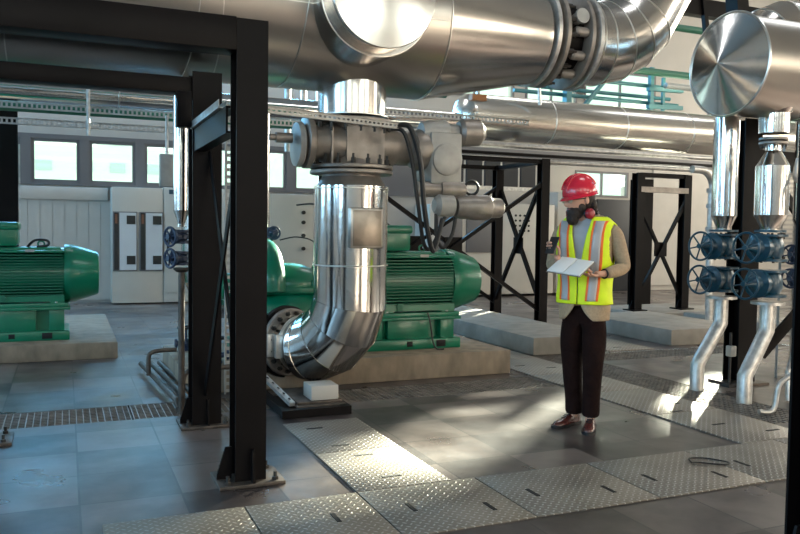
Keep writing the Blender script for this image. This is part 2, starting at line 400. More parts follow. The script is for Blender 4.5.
# dark band behind the low windows and the pale sill strip under it
bm = B()
for a, b_, c, d in rects(-8, 7.2, 2.12, 3.02, [w for w in lowL]): box(bm, a, BW-0.05, c, b_, BW-0.002, d)
struct('trim_2', bm, 'winframe')
struct('trim_3', box(B(), -8, BW-0.09, 1.86, 0.72, BW-0.002, 2.09, bev=0.01), 'white')
bm = B()
for k in range(44): box(bm, -8+0.2*k, BW-0.035, 0.05, -8+0.2*k+0.194, BW-0.002, 1.86)
struct('trim_4', bm, 'white')
bm = B()
for k in range(0, 5): box(bm, 13.3+1.2*k, BW-0.03, 0.12, 13.3+1.2*k+1.19, BW-0.002, 4.1)
struct('trim_5', bm, 'white')
struct('trim_6', box(B(), 6.9, BW-0.06, 3.05, 19, BW-0.002, 3.25), 'winframe')
struct('door_1', box(B(), 11.62, BW-0.08, 0, 13.2, BW-0.003, 2.2, bev=0.01), 'darkpanel')
def sidewall(name, hs, mk):
    bm = B()
    for q in hs: mk(bm, q)
    struct(name, bm, 'wallgrey')
LW = [(-3.9, -1.1, 2.1, 4.7), (0.6, 3.4, 2.1, 4.7), (5.1, 7.9, 2.1, 4.7), (9.6, 12.4, 2.1, 4.7)]
sidewall('wall_left', rects(-6, 15.35, 0, H_, LW), lambda bm, q: box(bm, -8.25, q[0], q[2], -8, q[1], q[3]))
RW = [(-3.5, -0.5, 3.1, 6.1), (1.5, 4.5, 3.1, 6.1), (6.5, 9.5, 3.1, 6.1), (11.3, 14.3, 3.1, 6.1)]
sidewall('wall_right', rects(-6, 15.35, 0, H_, RW), lambda bm, q: box(bm, 19, q[0], q[2], 19.25, q[1], q[3]))
FW = [(x-1.3, x+1.3, 3.5, 5.7) for x in (-4.5, 0.0, 4.5, 9.0)]
sidewall('wall_front', rects(-8, 19, 0, H_, FW), lambda bm, q: box(bm, q[0], -6.25, q[2], q[1], -6, q[3]))
struct('ceiling', box(B(), -8, -6, H_, 19, 15.35, H_+0.2), 'ceiling')
# buildings across the street, seen through the low windows
def outside_building(x0, x1, y, h, wins, label):
    t = thing('apartment_building', label, 'building', ((x0+x1)/2, y, 0))
    obj('facade', box(B(), x0, y, 0, x1, y+8, h), 'outside', t)
    f = None
    for (wx, wz) in wins:
        if f is None:
            f = obj('window', box(B(), wx, y-0.05, wz, wx+0.9, y-0.005, wz+0.6), 'outside_dark', t); f0 = (wx, wz)
        else: part_copy(f, (wx-f0[0], 0, wz-f0[1]))
outside_building(-6, 16, 52, 24, [(x, z) for x in (-1.6, 0.7, 2.6, 4.8) for z in (3.1, 4.7, 6.4)], 'pale apartment block seen through the low windows at left')
outside_building(22, 46, 48, 22, [(x, z) for x in (30, 34, 38.5) for z in (3.0, 6.0)], 'pale apartment block seen through the window beside the red helmet')

# ================================================================== FLOOR FITTINGS
def tread_plate(x0, x1, y0, y1, slots, label):
    t = thing('tread_plate', label, 'floor plate', ((x0+x1)/2, (y0+y1)/2, 0), 0, 'diamond tread floor plates')
    g = 0.004
    obj('plate', box(B(), x0+g, y0+g, 0.001, x1-g, y1-g, 0.010, bev=0.002), 'tread', t)
    for (sx, sy, along) in slots:
        a, b_ = (0.058, 0.011) if along == 'x' else (0.011, 0.058)
        obj('lifting_slot', box(B(), sx-a, sy-b_, 0.009, sx+a, sy+b_, 0.0125), 'slot', t)
for x0, x1, sl, lab in [(0.15, 0.82, [], 'tread plate at the bottom left end of the near strip'),
                        (0.82, 1.42, [(1.20, 3.55, 'y'),], 'tread plate just left of where the side branch meets the near strip'),
                        (1.42, 2.13, [(1.60, 3.55, 'y'), (1.98, 3.42, 'y')], 'tread plate at the corner below the branch, with a worn brown patch'),
                        (2.13, 2.90, [(2.30, 3.52, 'y'), (2.72, 3.42, 'y')], 'tread plate in the near strip, right of the corner plate'),
                        (2.90, 3.665, [(3.07, 3.50, 'y'), (3.50, 3.40, 'y')], 'tread plate in the near strip right below the person'),
                        (3.665, 4.45, [(3.80, 3.52, 'y'), (4.2, 3.42, 'y')], 'tread plate with a wire handle near the right black column'),
                        (4.45, 5.30, [], 'tread plate at the right end of the near strip')]:
    tread_plate(x0, x1, 3.21, 3.865, sl, lab)
tread_plate(1.42, 1.99, 3.865, 4.62, [(1.70, 4.05, 'x'), (1.70, 4.50, 'x')], 'tread plate of the left branch nearest the corner')
tread_plate(1.42, 1.99, 4.62, 5.42, [(1.63, 4.75, 'x'), (1.60, 5.22, 'x')], 'tread plate of the left branch reaching the pipe support')
for y0, y1, sl, lab in [(3.865, 4.72, [(4.42, 4.32, 'x'), (4.66, 4.05, 'x')], 'tread plate of the right branch in the patch of sun'),
                        (4.72, 5.57, [(4.42, 4.75, 'x'), (4.6, 4.98, 'x')], 'tread plate of the right branch in front of the galvanised risers'),
                        (5.57, 6.45, [(4.42, 5.75, 'x'), (4.6, 6.2, 'x')], 'tread plate of the right branch behind the person'),
                        (6.45, 7.35, [(4.35, 6.95, 'x'), (4.6, 6.75, 'x')], 'tread plate between the pump plinth and the next plinth'),
                        (7.35, 8.4, [(4.5, 7.7, 'x')], 'farthest tread plate of the right branch')]:
    tread_plate(4.17, 4.82, y0, y1, sl, lab)
for sy, cx, lab in [(0, 6.0, 'tread plate between the two right concrete plinths, near one'), (1.0, 6.0, 'tread plate between the two right concrete plinths, far one')]:
    tread_plate(5.92, 6.6, 7.47+sy, 8.42+sy, [(6.2, 7.7+sy, 'x')], lab)
t = thing('wire_handle', 'bent wire lifting handle lying on the tread plate', 'handle', (3.62, 3.66, 0.012))
obj('wire_loop', path(B(), smooth_path([(3.50, 3.62, 0.017), (3.56, 3.70, 0.017), (3.66, 3.66, 0.017), (3.72, 3.55, 0.017), (3.66, 3.52, 0.017), (3.56, 3.60, 0.017), (3.50, 3.62, 0.017)]), 0.005, 6), 'black', t)

def grating(x0, x1, y0, y1, label, sx=0.046, sy=0.050):
    t = thing('floor_grating', label, 'grating', ((x0+x1)/2, (y0+y1)/2, -0.03), 0, 'steel gratings over the floor channels')
    bm = B(); g = 0.006
    box(bm, x0+g, y0+g, -0.03, x1-g, y0+g+0.008, -0.001); box(bm, x0+g, y1-g-0.008, -0.03, x1-g, y1-g, -0.001)
    box(bm, x0+g, y0+g, -0.03, x0+g+0.008, y1-g, -0.001); box(bm, x1-g-0.008, y0+g, -0.03, x1-g, y1-g, -0.001)
    obj('border', bm, 'grate', t)
    bm = B()
    n = int((x1-x0)/sx)
    for i in range(1, n):
        x = x0+(x1-x0)*i/n; box(bm, x-0.0032, y0+0.01, -0.028, x+0.0032, y1-0.01, -0.002)
    n = int((y1-y0)/sy)
    for i in range(1, n):
        y = y0+(y1-y0)*i/n; box(bm, x0+0.01, y-0.0032, -0.026, x1-0.01, y+0.0032, -0.003)
    obj('bars', bm, 'grate', t)
gl = ['grating at the far left edge of the floor channel', 'grating left of the black columns', 'grating behind the second black column', 'grating behind the pipe support', 'grating in front of the pump plinth', 'grating at the right end of the pump plinth']
xs = [-1.6, -0.55, 0.45, 1.4, 2.3, 3.2, 4.12]
for i in range(6): grating(xs[i], xs[i+1], 5.95, 6.45, gl[i])
ys = [4.2, 5.1, 6.0, 6.96, 7.9, 9.2]; gl = ['grating below the nearer galvanised riser', 'grating below the farther galvanised riser', 'grating behind the risers along the tread strip', 'grating at the crossing of the two channels', 'grating running back beside the first right plinth']
for i in range(5): grating(4.85, 5.35, ys[i], ys[i+1], gl[i])
grating(5.35, 6.9, 6.96, 7.42, 'grating in front of the two right plinths'); grating(6.9, 8.5, 6.96, 7.42, 'grating in front of the right plinth beyond the risers')

def plinth(x0, x1, y0, y1, h, label, m='concrete'):
    o = obj('concrete_plinth', box(B(), x0, y0, 0, x1, y1, h, bev=0.012), m); tag(o, label, 'plinth', 'concrete machine plinths'); return o
plinth(-3.2, 0.51, 8.8, 11.6, 0.178, 'low concrete plinth under the left green motor')
plinth(0.88, 4.06, 6.66, 8.0, 0.235, 'long concrete plinth under the pump and green motor beside the big pipe')
plinth(4.88, 5.88, 7.52, 12.0, 0.205, 'concrete plinth just left of the person carrying black braced legs', 'concrete_top')
plinth(6.97, 8.3, 7.62, 9.6, 0.205, 'concrete plinth between the person and the blue valves', 'concrete_top')
plinth(8.5, 10.6, 9.9, 11.3, 0.12, 'low concrete plinth under the braced frame right of the person', 'concrete_top')
plinth(9.1, 10.3, 8.0, 9.7, 0.16, 'low concrete slab behind the blue valves', 'concrete_top')

# ================================================================== DARK STEEL
def hcol(bm, x, y, z0, z1, w=0.16, d=0.16, t=0.012):
    """H section column, flanges facing -y and +y"""
    box(bm, x-w/2, y-d/2, z0, x+w/2, y-d/2+t, z1); box(bm, x-w/2, y+d/2-t, z0, x+w/2, y+d/2, z1); box(bm, x-t/2, y-d/2+t, z0, x+t/2, y+d/2-t, z1)
def footing(t, x, y, w=0.36, d=0.30):
    obj('base_plate', box(B(), x-w/2, y-d/2, 0.001, x+w/2, y+d/2, 0.022, bev=0.003), 'plate', t)
    bm = B(); prism(bm, [(x-0.09, y-0.012, 0.022), (x-0.17, y-0.012, 0.022), (x-0.17, y-0.012, 0.05), (x-0.125, y-0.012, 0.2), (x-0.09, y-0.012, 0.2)], (0, 0.014, 0))
    obj('gusset', bm, 'steel', t)
    bm = B(); prism(bm, [(x+0.0, y-0.09, 0.022), (x+0.0, y-0.145, 0.022), (x+0.0, y-0.145, 0.05), (x+0.0, y-0.125, 0.2), (x+0.0, y-0.09, 0.2)], (0.014, 0, 0))
    obj('gusset', bm, 'steel', t)
    b0 = None
    for sx in (-1, 1):
        for sy in (-1, 1):
            q = (x+sx*(w/2-0.05), y+sy*(d/2-0.04), 0.022)
            if b0 is None: b0 = obj('anchor_bolt', rev(B(), q, (0, 0, 1), [(0, 0.018), (0.018, 0.018), (0.018, 0.010), (0.045, 0.010)], 6), 'bolt', t); q0 = q
            else: part_copy(b0, (q[0]-q0[0], q[1]-q0[1], 0))
def steel_column(x, y, z1, label, w=0.17, foot=True):
    t = thing('steel_column', label, 'column', (x, y, 0))
    bm = B(); hcol(bm, x, y, 0.02, z1, w, w); obj('shaft', bm, 'steel', t, ang=20)
    if foot: footing(t, x, y)
    return t
cA = steel_column(0.93, 4.30, 2.522, 'nearest black steel column on a bolted base plate, front left')
cB = steel_column(0.91, 5.64, 2.475, 'black steel column standing behind the nearest one', 0.2)
steel_column(-0.50, 5.64, 2.33, 'black steel column cut by the left edge of the photo')
cD = steel_column(2.92, 2.30, 2.6, 'black steel column at the right edge of the photo')
def steel_beam(p0, p1, w, h, label, name='steel_beam'):
    t = thing(name, label, 'beam', tuple(Vector(p0)*0.5+Vector(p1)*0.5))
    p0, p1 = Vector(p0), Vector(p1); bm = B(); d = (p1-p0).normalized(); 
    obox(bm, p0+Vector((0, 0, h/2-0.006)), p1+Vector((0, 0, h/2-0.006)), w, 0.012); obox(bm, p0-Vector((0, 0, h/2-0.006)), p1-Vector((0, 0, h/2-0.006)), w, 0.012)
    obox(bm, p0, p1, 0.010, h-0.024)
    s = d.cross(Vector((0, 0, 1))).normalized()*(w/2-0.004)
    obj('i_section', bm, 'steel', t, ang=20); return t
t = thing('steel_beam', 'black box beam across the top left, running to the nearest column', 'beam', (-0.7, 4.3, 2.38))
obj('box_section', box(B(), -2.2, 4.215, 2.352, 0.845, 4.385, 2.528, bev=0.004), 'steel', t)
t = thing('steel_beam', 'black beam under the big pipe from the left edge to the second column', 'beam', (-0.7, 5.64, 2.33))
obj('box_section', box(B(), -2.2, 5.56, 2.325, 0.81, 5.72, 2.435, bev=0.004), 'steel', t)
t = thing('steel_beam', 'black channel joining the two front columns at head height', 'beam', (0.93, 5.0, 1.95))
bm = B(); box(bm, 0.82, 4.385, 1.93, 0.832, 5.54, 2.08); box(bm, 0.832, 4.385, 1.93, 0.90, 5.54, 1.942); box(bm, 0.832, 4.385, 2.068, 0.90, 5.54, 2.08)
obj('channel', bm, 'steel', t)
t = thing('support_rail', 'grey slotted strut laid across between the two front columns', 'rail', (0.85, 4.95, 2.1))
bm = B(); box(bm, 0.80, 4.5, 2.088, 0.804, 5.58, 2.13); box(bm, 0.845, 4.5, 2.088, 0.849, 5.58, 2.13); box(bm, 0.80, 4.5, 2.084, 0.849, 5.58, 2.088)
obj('strut', bm, 'galv', t)
for i, (z0, z1, lab) in enumerate([(0.25, 1.92, 'black flat brace rising toward the camera between the front columns'), (1.92, 0.25, 'black flat brace falling toward the camera between the front columns')]):
    t = thing('diagonal_brace', lab, 'brace', (0.93, 5.0, 0.2))
    obj('bar', obox(B(), (0.90+0.03*i, 5.55, z0), (0.90+0.03*i, 4.40, z1), 0.012, 0.07), 'steel', t)
t = thing('bracket_block', 'black junction block high on the second column', 'bracket', (0.8, 5.5, 2.1))
bm = B(); box(bm, 0.70, 5.50, 2.09, 0.80, 5.60, 2.33, bev=0.005)
obj('block', bm, 'steel', t)

# braced legs under the rack
def leg(t, x, y, z0, z1, w=0.13):
    bm = B(); hcol(bm, x, y, z0, z1, w, w); obj('leg', bm, 'steel', t)
    bm = B(); box(bm, x-0.14, y-0.14, z0, x+0.14, y+0.14, z0+0.02)
    prism(bm, [(x-0.13, y-0.006, z0+0.02), (x+0.13, y-0.006, z0+0.02), (x+0.07, y-0.006, z0+0.16), (x-0.07, y-0.006, z0+0.16)], (0, 0.012, 0))
    obj('foot_plate', bm, 'steel', t)
def brace(t, p0, p1, w=0.05): obj('brace', obox(B(), p0, p1, w, w), 'steel', t)
t = thing('braced_frame', 'black braced support frame between the green motor and the person', 'frame', (5.4, 9.9, 0.205))
T1, T2, T3, T4 = (5.72, 9.3), (5.72, 11.2), (3.9, 9.3), (3.9, 11.2)
T1 = (6.14, 9.3); T2 = (6.17, 10.6); T3 = (3.36, 9.3); T4 = (3.36, 10.6)
for q in (T1, T2): leg(t, *q, 0.0, 2.42)
for q in (T3, T4): leg(t, *q, 0.0, 2.42)
def xb(a, b_, z0, z1):
    for s in (0, 1):
        p, q = (a, b_) if s == 0 else (b_, a)
        o = 0.03*(1-2*s)
        d = Vector((b_[0]-a[0], b_[1]-a[1], 0)).normalized(); nrm = Vector((d.y, -d.x, 0))*o
        brace(t, Vector((*p, z0))+nrm, Vector((*q, z1))+nrm)
    c = Vector(((a[0]+b_[0])/2, (a[1]+b_[1])/2, (z0+z1)/2)); d = Vector((b_[0]-a[0], b_[1]-a[1], 0)).normalized()
    obj('gusset_plate', obox(B(), c-d*0.13, c+d*0.13, 0.015, 0.24), 'steel', t)
xb(T3, T1, 0.3, 2.1); xb(T1, T2, 0.3, 2.1); xb(T4, T2, 0.3, 2.1)
bm = B()
for a, b_ in ((T1, T2), (T3, T4), (T3, T1), (T4, T2)): obox(bm, (*a, 2.38), (*b_, 2.38), 0.08, 0.06)
obj('top_beam', bm, 'steel', t)
t = thing('braced_frame', 'black braced portal frame between the person and the blue valves', 'frame', (9.2, 10.5, 0.12))
R1, R2, R3, R4 = (8.72, 10.4), (9.72, 10.4), (8.95, 12.3), (10.6, 12.3)
for q in (R1, R2): leg(t, *q, 0.12, 2.40, 0.15)
xb(R1, R2, 0.3, 1.98)
bm = B(); obox(bm, (R1[0], R1[1]-0.03, 2.13), (R2[0], R2[1]-0.03, 2.13), 0.10, 0.09)
obj('cross_beam', bm, 'cast', t)
bm = B(); obox(bm, (R1[0], R1[1], 2.37), (R2[0], R2[1], 2.37), 0.12, 0.07); obj('top_beam', bm, 'steel', t)
t = thing('steel_column', 'wide dark column behind the braced portal frame', 'column', (9.6, 11.9, 0))
bm = B(); hcol(bm, 10.06, 11.9, 0.0, 2.42, 0.3, 0.3); obj('shaft', bm, 'steel', t)
t = thing('steel_column', 'dark rack column against the left windows', 'column', (-0.62, 12.0, 0))
bm = B(); hcol(bm, -0.72, 12.0, 0.0, 3.3, 0.26, 0.2); obj('shaft', bm, 'steel', t)
obj('edge_strip', box(B(), -0.575, 11.88, 0.3, -0.555, 11.9, 2.5), 'galv', t)
# long beams of the pipe rack
t = thing('rack_beam', 'dark longitudinal beam carrying the background pipes', 'beam', (8, 9.4, 2.42))
obj('i_section', box(B(), 4.0, 9.36, 2.45, 15, 9.44, 2.49), 'steel', t)
t = thing('steel_column', 'black column right behind the blue valves', 'column', (5.85, 5.55, 0))
bm = B(); hcol(bm, 5.88, 5.52, 0.0, 2.48, 0.22, 0.18); obj('shaft', bm, 'steel', t)
obj('base_plate', box(B(), 5.68, 5.34, 0.001, 6.08, 5.7, 0.022), 'plate', t)
t = thing('steel_beam', 'black cross beam behind the right risers below the capped header', 'beam', (6.6, 5.5, 2.0))
obj('box_section', box(B(), 5.99, 5.44, 2.02, 8.8, 5.58, 2.2), 'steel', t)
t = thing('diagonal_brace', 'black diagonal brace at the lower right behind the risers', 'brace', (6.0, 5.3, 0.3))
obj('bar', obox(B(), (5.80, 5.2, 0.32), (6.75, 5.0, 1.35), 0.03, 0.10), 'steel', t)
t = thing('diagonal_brace', 'black diagonal brace behind the small pipe at the right edge', 'brace', (6.0, 5.3, 0.3))
obj('bar', obox(B(), (6.00, 5.4, 2.05), (6.9, 5.4, 1.15), 0.03, 0.09), 'steel', t)
t = thing('steel_column', 'dark leaning steel member above the capped header', 'beam', (8.2, 8.0, 4.3))
obj('shaft', obox(B(), (8.15, 8.0, 5.3), (8.35, 8.0, 3.9), 0.2, 0.2), 'steel', t)
t = thing('steel_column', 'slim dark hanger left of the capped header', 'beam', (8.2, 8.0, 4.3))
obj('shaft', obox(B(), (8.55, 9.0, 5.3), (8.75, 9.0, 4.2), 0.07, 0.07), 'steel', t)
t = thing('steel_beam', 'dark high beam at the top right above the green pipe', 'beam', (11, 9, 4.9))
obj('box_section', box(B(), 6.5, 9.0, 4.62, 16, 9.15, 4.86), 'steel', t)
# ================================================================== BIG OVERHEAD PIPE
AY, AZ = 6.0, 3.10
t = thing('overhead_pipe', 'huge aluminium clad pipe crossing the top with a blind cap branch and reducer', 'pipe', (1.5, AY, 2.5))
obj('cladding', rev(B(), (-5, AY, AZ), (1, 0, 0), [(0, 0.6), (7.72, 0.6)], 96), 'clad_dull', t, ang=20)
for x in (-2.2, -0.35, 1.0): obj('seam', seam_ring(B(), (x, AY, AZ), (1, 0, 0), 0.6, 0.003, 0.006, 96), 'seam', t)
obj('seam', box(B(), -4.9, AY-0.594, AZ-0.105, 2.7, AY-0.588, AZ-0.098), 'seam', t)
red_prof = [(0, 0.603), (0.04, 0.598), (1.0, 0.405), (1.05, 0.40)]
obj('reducer', rev(B(), (2.72, AY, AZ), (1, 0.0, 0.01), red_prof, 96), 'clad', t, ang=20)
obj('seam', seam_ring(B(), (2.72, AY, AZ), (1, 0, 0), 0.6, 0.010, 0.008, 96), 'seam', t)
# capped branch pointing at the camera
obj('cap_branch', rev(B(), (2.03, AY, 3.04), (0, -1, 0), [(0, 0.41), (0.80, 0.41), (0.80, 0.375), (0.93, 0.375)], 80), 'clad', t, ang=20)
obj('end_cap', rev(B(), (2.03, AY-0.93, 3.04), (0, -1, 0), [(0, 0.375), (0.004, 0.385), (0.012, 0.380), (0.02, 0.30), (0.032, 0.18), (0.04, 0.0)], 80), 'clad', t, ang=50)
obj('seam', seam_ring(B(), (2.03, AY-0.93, 3.04), (0, -1, 0), 0.375, 0.010, 0.006, 80), 'seam', t)
obj('seam', seam_ring(B(), (2.03, AY-0.79, 3.04), (0, -1, 0), 0.41, 0.006, 0.006, 80), 'seam', t)
for x, y in ((0.62, 5.38), (1.24, 5.38)):
    pass
def tie(x, label):
    t2 = thing('tie_wire', label, 'wire', (x, AY, 2.5))
    pts = arc((x, AY, AZ), 0.606, PI*0.86, PI*1.5, 20, (0, 1, 0), (0, 0, 1))
    pts = [p+Vector((-0.10*(i/20.0), 0, 0)) for i, p in enumerate(pts)]
    obj('wire', path(B(), pts, 0.004, 6), 'seam', t2)
tie(1.62, 'thin wire slung round the huge pipe just right of the nearest column'); tie(0.88, 'thin wire slung round the huge pipe left of the nearest column')

# flanged valve at the right end and the segmented elbow
t = thing('flanged_valve', 'flanged round valve body between the huge pipe and the segmented elbow', 'valve', (4.1, AY, 2.7))
obj('body', rev(B(), (3.77, AY, 3.12), (1, 0, 0), [(0, 0.36), (0.08, 0.36), (0.10, 0.31), (0.50, 0.31), (0.53, 0.36)], 64), 'steel', t)
for x in (3.80, 3.89, 4.14, 4.23): obj('flange', rev(B(), (x, AY, 3.12), (1, 0, 0), [(0, 0.41), (0.008, 0.425), (0.042, 0.425), (0.05, 0.41)], 80), 'galv' if x in (3.80, 4.23) else 'cast', t)
bolts(t, (3.95, AY, 3.12), (1, 0, 0), 0.385, 18, 0.022, 0.05, 'bolt', 0.1, only=lambda q: q.z < 3.35 and q.y < 6.1)
for a in (-0.55, -1.1, 0.0): 
    y, z = AY-0.36*math.cos(a), 3.12+0.36*math.sin(a)
    obj('lug', rev(B(), (4.00, y, z), (1, 0, 0), [(0, 0.03), (0.02, 0.042), (0.12, 0.042), (0.14, 0.03)], 16), 'cast', t)
obj('gauge_boss', rev(B(), (4.06, AY-0.30, 3.24), (0, -1, 0.1), [(0, 0.05), (0.07, 0.05), (0.07, 0.065), (0.10, 0.065)], 20), 'light_cast', t)
t = thing('pipe_elbow', 'segmented aluminium clad elbow rising at the top right', 'pipe', (5.0, AY, 2.8))
ang = R_(58); Rb = 0.72
c = Vector((4.36, AY, 3.13+Rb))
pts = [Vector((4.28, AY, 3.13))]+[c+Vector((Rb*math.sin(a), 0, -Rb*math.cos(a))) for a in [ang*i/4 for i in range(5)]]
# mitred centreline
mit = [pts[0]]
for i in range(4):
    am = ang*(i+0.5)/4; k = Rb/math.cos(ang/8); mit.append(c+Vector((k*math.sin(am), 0, -k*math.cos(am))))
endd = Vector((math.cos(ang), 0, math.sin(ang))); last = c+Vector((Rb*math.sin(ang), 0, -Rb*math.cos(ang)))+endd*1.6
mit.append(last)
obj('cladding', path(B(), mit, 0.37, 72), 'clad', t, ang=7)
for i in range(1, 5):
    d0 = ((mit[i]-mit[i-1]).normalized()+(mit[i+1]-mit[i]).normalized()).normalized()
    obj('seam', seam_ring(B(), mit[i], d0, 0.372, 0.005, 0.007, 72), 'seam', t)
obj('seam', seam_ring(B(), (4.33, AY, 3.13), (1, 0, 0), 0.372, 0.006, 0.008, 72), 'seam', t)

# ================================================================== THE DROP PIPE WITH GATE VALVE
VX, VY = 2.13, 6.0
t = thing('stub_pipe', 'short polished stub dropping from the huge pipe onto the valve', 'pipe', (VX, VY, 2.3))
obj('cladding', cyl(B(), (VX, VY, 2.64), (VX, VY, 2.30), 0.275, n=64), 'clad', t, ang=20)
obj('seam', seam_ring(B(), (VX, VY, 2.305), (0, 0, 1), 0.285, 0.010, 0.008), 'seam', t)
t = thing('knife_valve', 'grey ribbed cast valve body clamped above the polished drop pipe', 'valve', (VX, VY, 1.9))
bm = B(); rev(bm, (1.74, VY-0.02, 2.085), (1, 0, 0), [(0, 0.13), (0.10, 0.14), (0.16, 0.155), (0.30, 0.165), (0.38, 0.145), (0.5, 0.145), (0.58, 0.165), (0.72, 0.165), (0.76, 0.14), (0.9, 0.14)], 40)
obj('body', bm, 'cast', t, ang=35)
obj('neck', rev(B(), (VX, VY, 1.90), (0, 0, 1), [(0, 0.25), (0.05, 0.20), (0.13, 0.15), (0.26, 0.15), (0.34, 0.20), (0.38, 0.25)], 48), 'cast', t)
obj('end_flange', rev(B(), (1.72, VY-0.02, 2.085), (1, 0, 0), [(0, 0.19), (0.008, 0.205), (0.05, 0.205), (0.06, 0.19)], 48), 'cast', t)
obj('end_flange', rev(B(), (1.65, VY-0.02, 2.065), (1, 0, 0), [(0, 0.10), (0.008, 0.17), (0.045, 0.18), (0.06, 0.16)], 48), 'light_cast', t)
obj('stem_stub', rev(B(), (1.45, VY-0.02, 2.11), (1, 0, 0), [(0, 0.025), (0.05, 0.025), (0.05, 0.04), (0.18, 0.04)], 20), 'cast', t)
for z in (2.245, 1.885, 1.845): obj('flange', rev(B(), (VX, VY, z), (0, 0, 1), [(0, 0.325), (0.006, 0.335), (0.026, 0.335), (0.032, 0.325)], 64), 'cast', t)
bolts(t, (VX, VY, 1.917), (0, 0, 1), 0.30, 16, 0.018, 0.045, 'bolt', 0.1, only=lambda q: q.y < 6.1)
bolts(t, (VX, VY, 2.243), (0, 0, -1), 0.30, 16, 0.018, 0.045, 'bolt', 0.1, only=lambda q: q.y < 6.1)
bm = B()
for i in range(2): box(bm, 1.90+0.44*i, VY-0.19, 1.91, 1.915+0.11*i, VY-0.12, 2.24)
obj('rib', bm, 'cast', t)
obj('cone', rev(B(), (VX, VY, 1.845), (0, 0, -1), [(0, 0.235), (0.02, 0.235), (0.11, 0.29)], 64, (False, False)), 'cast', t)

# actuator at the right of the valve
t = thing('valve_actuator', 'grey electric actuator with gearbox and two motors right of the cast valve', 'actuator', (2.85, 5.85, 1.7))
obj('gearbox', box(B(), 2.70, 5.70, 1.78, 2.98, 6.0, 2.20, bev=0.02), 'light_cast', t)
bm = B(); rev(bm, (2.60, 5.86, 2.06), (1, 0, 0), [(0, 0.15), (0.05, 0.17), (0.12, 0.16), (0.14, 0.12)], 32); obj('mounting_flange', bm, 'cast', t)
obj('cover_disc', rev(B(), (2.84, 5.70, 1.98), (0, -1, 0), [(0, 0.13), (0.02, 0.13), (0.03, 0.11)], 32), 'light_cast', t)
obj('upper_housing', rev(B(), (2.66, 5.82, 2.20), (1, 0, 0.05), [(0, 0.08), (0.06, 0.10), (0.22, 0.10), (0.24, 0.07), (0.36, 0.065)], 28), 'light_cast', t)
obj('motor_cap', rev(B(), (2.99, 5.80, 2.215), (1, -0.1, 0.05), [(0, 0.09), (0.03, 0.115), (0.18, 0.11), (0.22, 0.07)], 28), 'cast', t)
obj('lower_drive', rev(B(), (2.60, 5.76, 1.74), (1, 0, 0), [(0, 0.06), (0.20, 0.065), (0.20, 0.085), (0.36, 0.085), (0.36, 0.07), (0.42, 0.07)], 28), 'cast', t)
obj('electric_motor', rev(B(), (2.92, 5.70, 1.60), (1, 0, 0), [(0, 0.08), (0.04, 0.095), (0.12, 0.095), (0.14, 0.105), (0.30, 0.105), (0.33, 0.085), (0.42, 0.08), (0.44, 0.05)], 12), 'cast', t)
obj('lower_gear', rev(B(), (2.74, 5.72, 1.61), (1, 0, 0), [(0, 0.05), (0.03, 0.09), (0.16, 0.09), (0.18, 0.05)], 24), 'light_cast', t)
obj('lifting_ring', torus(B(), (3.07, 5.70, 1.76), (0.3, 1, 0), 0.055, 0.012), 'black', t)
bolts(t, (2.84, 5.695, 1.98), (0, -1, 0), 0.115, 8, 0.009, 0.01)
def cable(pts, r, label, m='black', name='cable'):
    o = obj(name, path(B(), smooth_path(pts), r, 8), m); return tag(o, label, 'cable')
cable([(2.33, 5.55, 2.20), (2.42, 5.5, 2.19), (2.50, 5.48, 1.95), (2.55, 5.5, 1.6), (2.62, 5.55, 1.35), (2.70, 5.62, 1.25), (2.80, 5.68, 1.50)], 0.020, 'thick black cable drooping from the near tray to the actuator')
cable([(2.30, 5.57, 2.18), (2.37, 5.5, 2.15), (2.44, 5.5, 1.95), (2.50, 5.5, 1.6), (2.60, 5.6, 1.30), (2.72, 5.70, 1.28), (2.84, 5.72, 1.52)], 0.016, 'second dark cable hanging beside the thick one at the actuator')
cable([(2.76, 5.72, 1.54), (2.76, 5.7, 1.36), (2.82, 5.7, 1.27), (2.90, 5.7, 1.38), (2.94, 5.72, 1.54)], 0.016, 'short cable loop below the actuator motor')

# polished drop pipe, mitred elbow and horizontal run to the pump
t = thing('drop_pipe', 'polished segmented pipe dropping from the valve and bending back to the pump', 'pipe', (VX, VY, 0.3))
obj('reducer_cladding', rev(B(), (VX, VY, 1.74), (0, 0, -1), [(0, 0.288), (0.015, 0.30)], 64, (False, False)), 'clad_dull', t)
dx = (0.0, 1.0)
c = Vector((VX-0.02, VY+0.60, 1.00)); Rb = 0.60; Az = 0.47
hd = Vector((-0.45, 0.89, 0)).normalized()
Rb = 0.50; c = Vector((VX, VY, 0.415+Rb))+hd*Rb
mit = [Vector((VX, VY, 1.75)), Vector((VX, VY, 0.92))]
mit = [Vector((VX, VY, 1.75))]
for i in range(4):
    am = (i+0.5)*R_(90)/4; k = Rb/math.cos(R_(11.25)); mit.append(c+(-hd)*(k*math.cos(am))+Vector((0, 0, -k*math.sin(am))))
end = c+Vector((0, 0, -Rb))+hd*-0.04
mit.append(end)
obj('cladding', path(B(), mit, 0.298, 72), 'clad_bright', t, ang=7)
for i in range(1, 5):
    d0 = ((mit[i]-mit[i-1]).normalized()+(mit[i+1]-mit[i]).normalized()).normalized()
    o = obj('seam', seam_ring(B(), mit[i], d0, 0.299, 0.004, 0.0045, 72), 'clad', t)
obj('seam', seam_ring(B(), (VX, VY, 1.12), (0, 0, 1), 0.298, 0.008, 0.007, 72), 'seam', t)
obj('seam', seam_ring(B(), (VX, VY, 1.73), (0, 0, 1), 0.298, 0.006, 0.006, 72), 'seam', t)
obj('inspection_box', box(B(), 2.01, VY-0.335, 1.26, 2.28, VY-0.16, 1.575, bev=0.012), 'clad_dull', t)
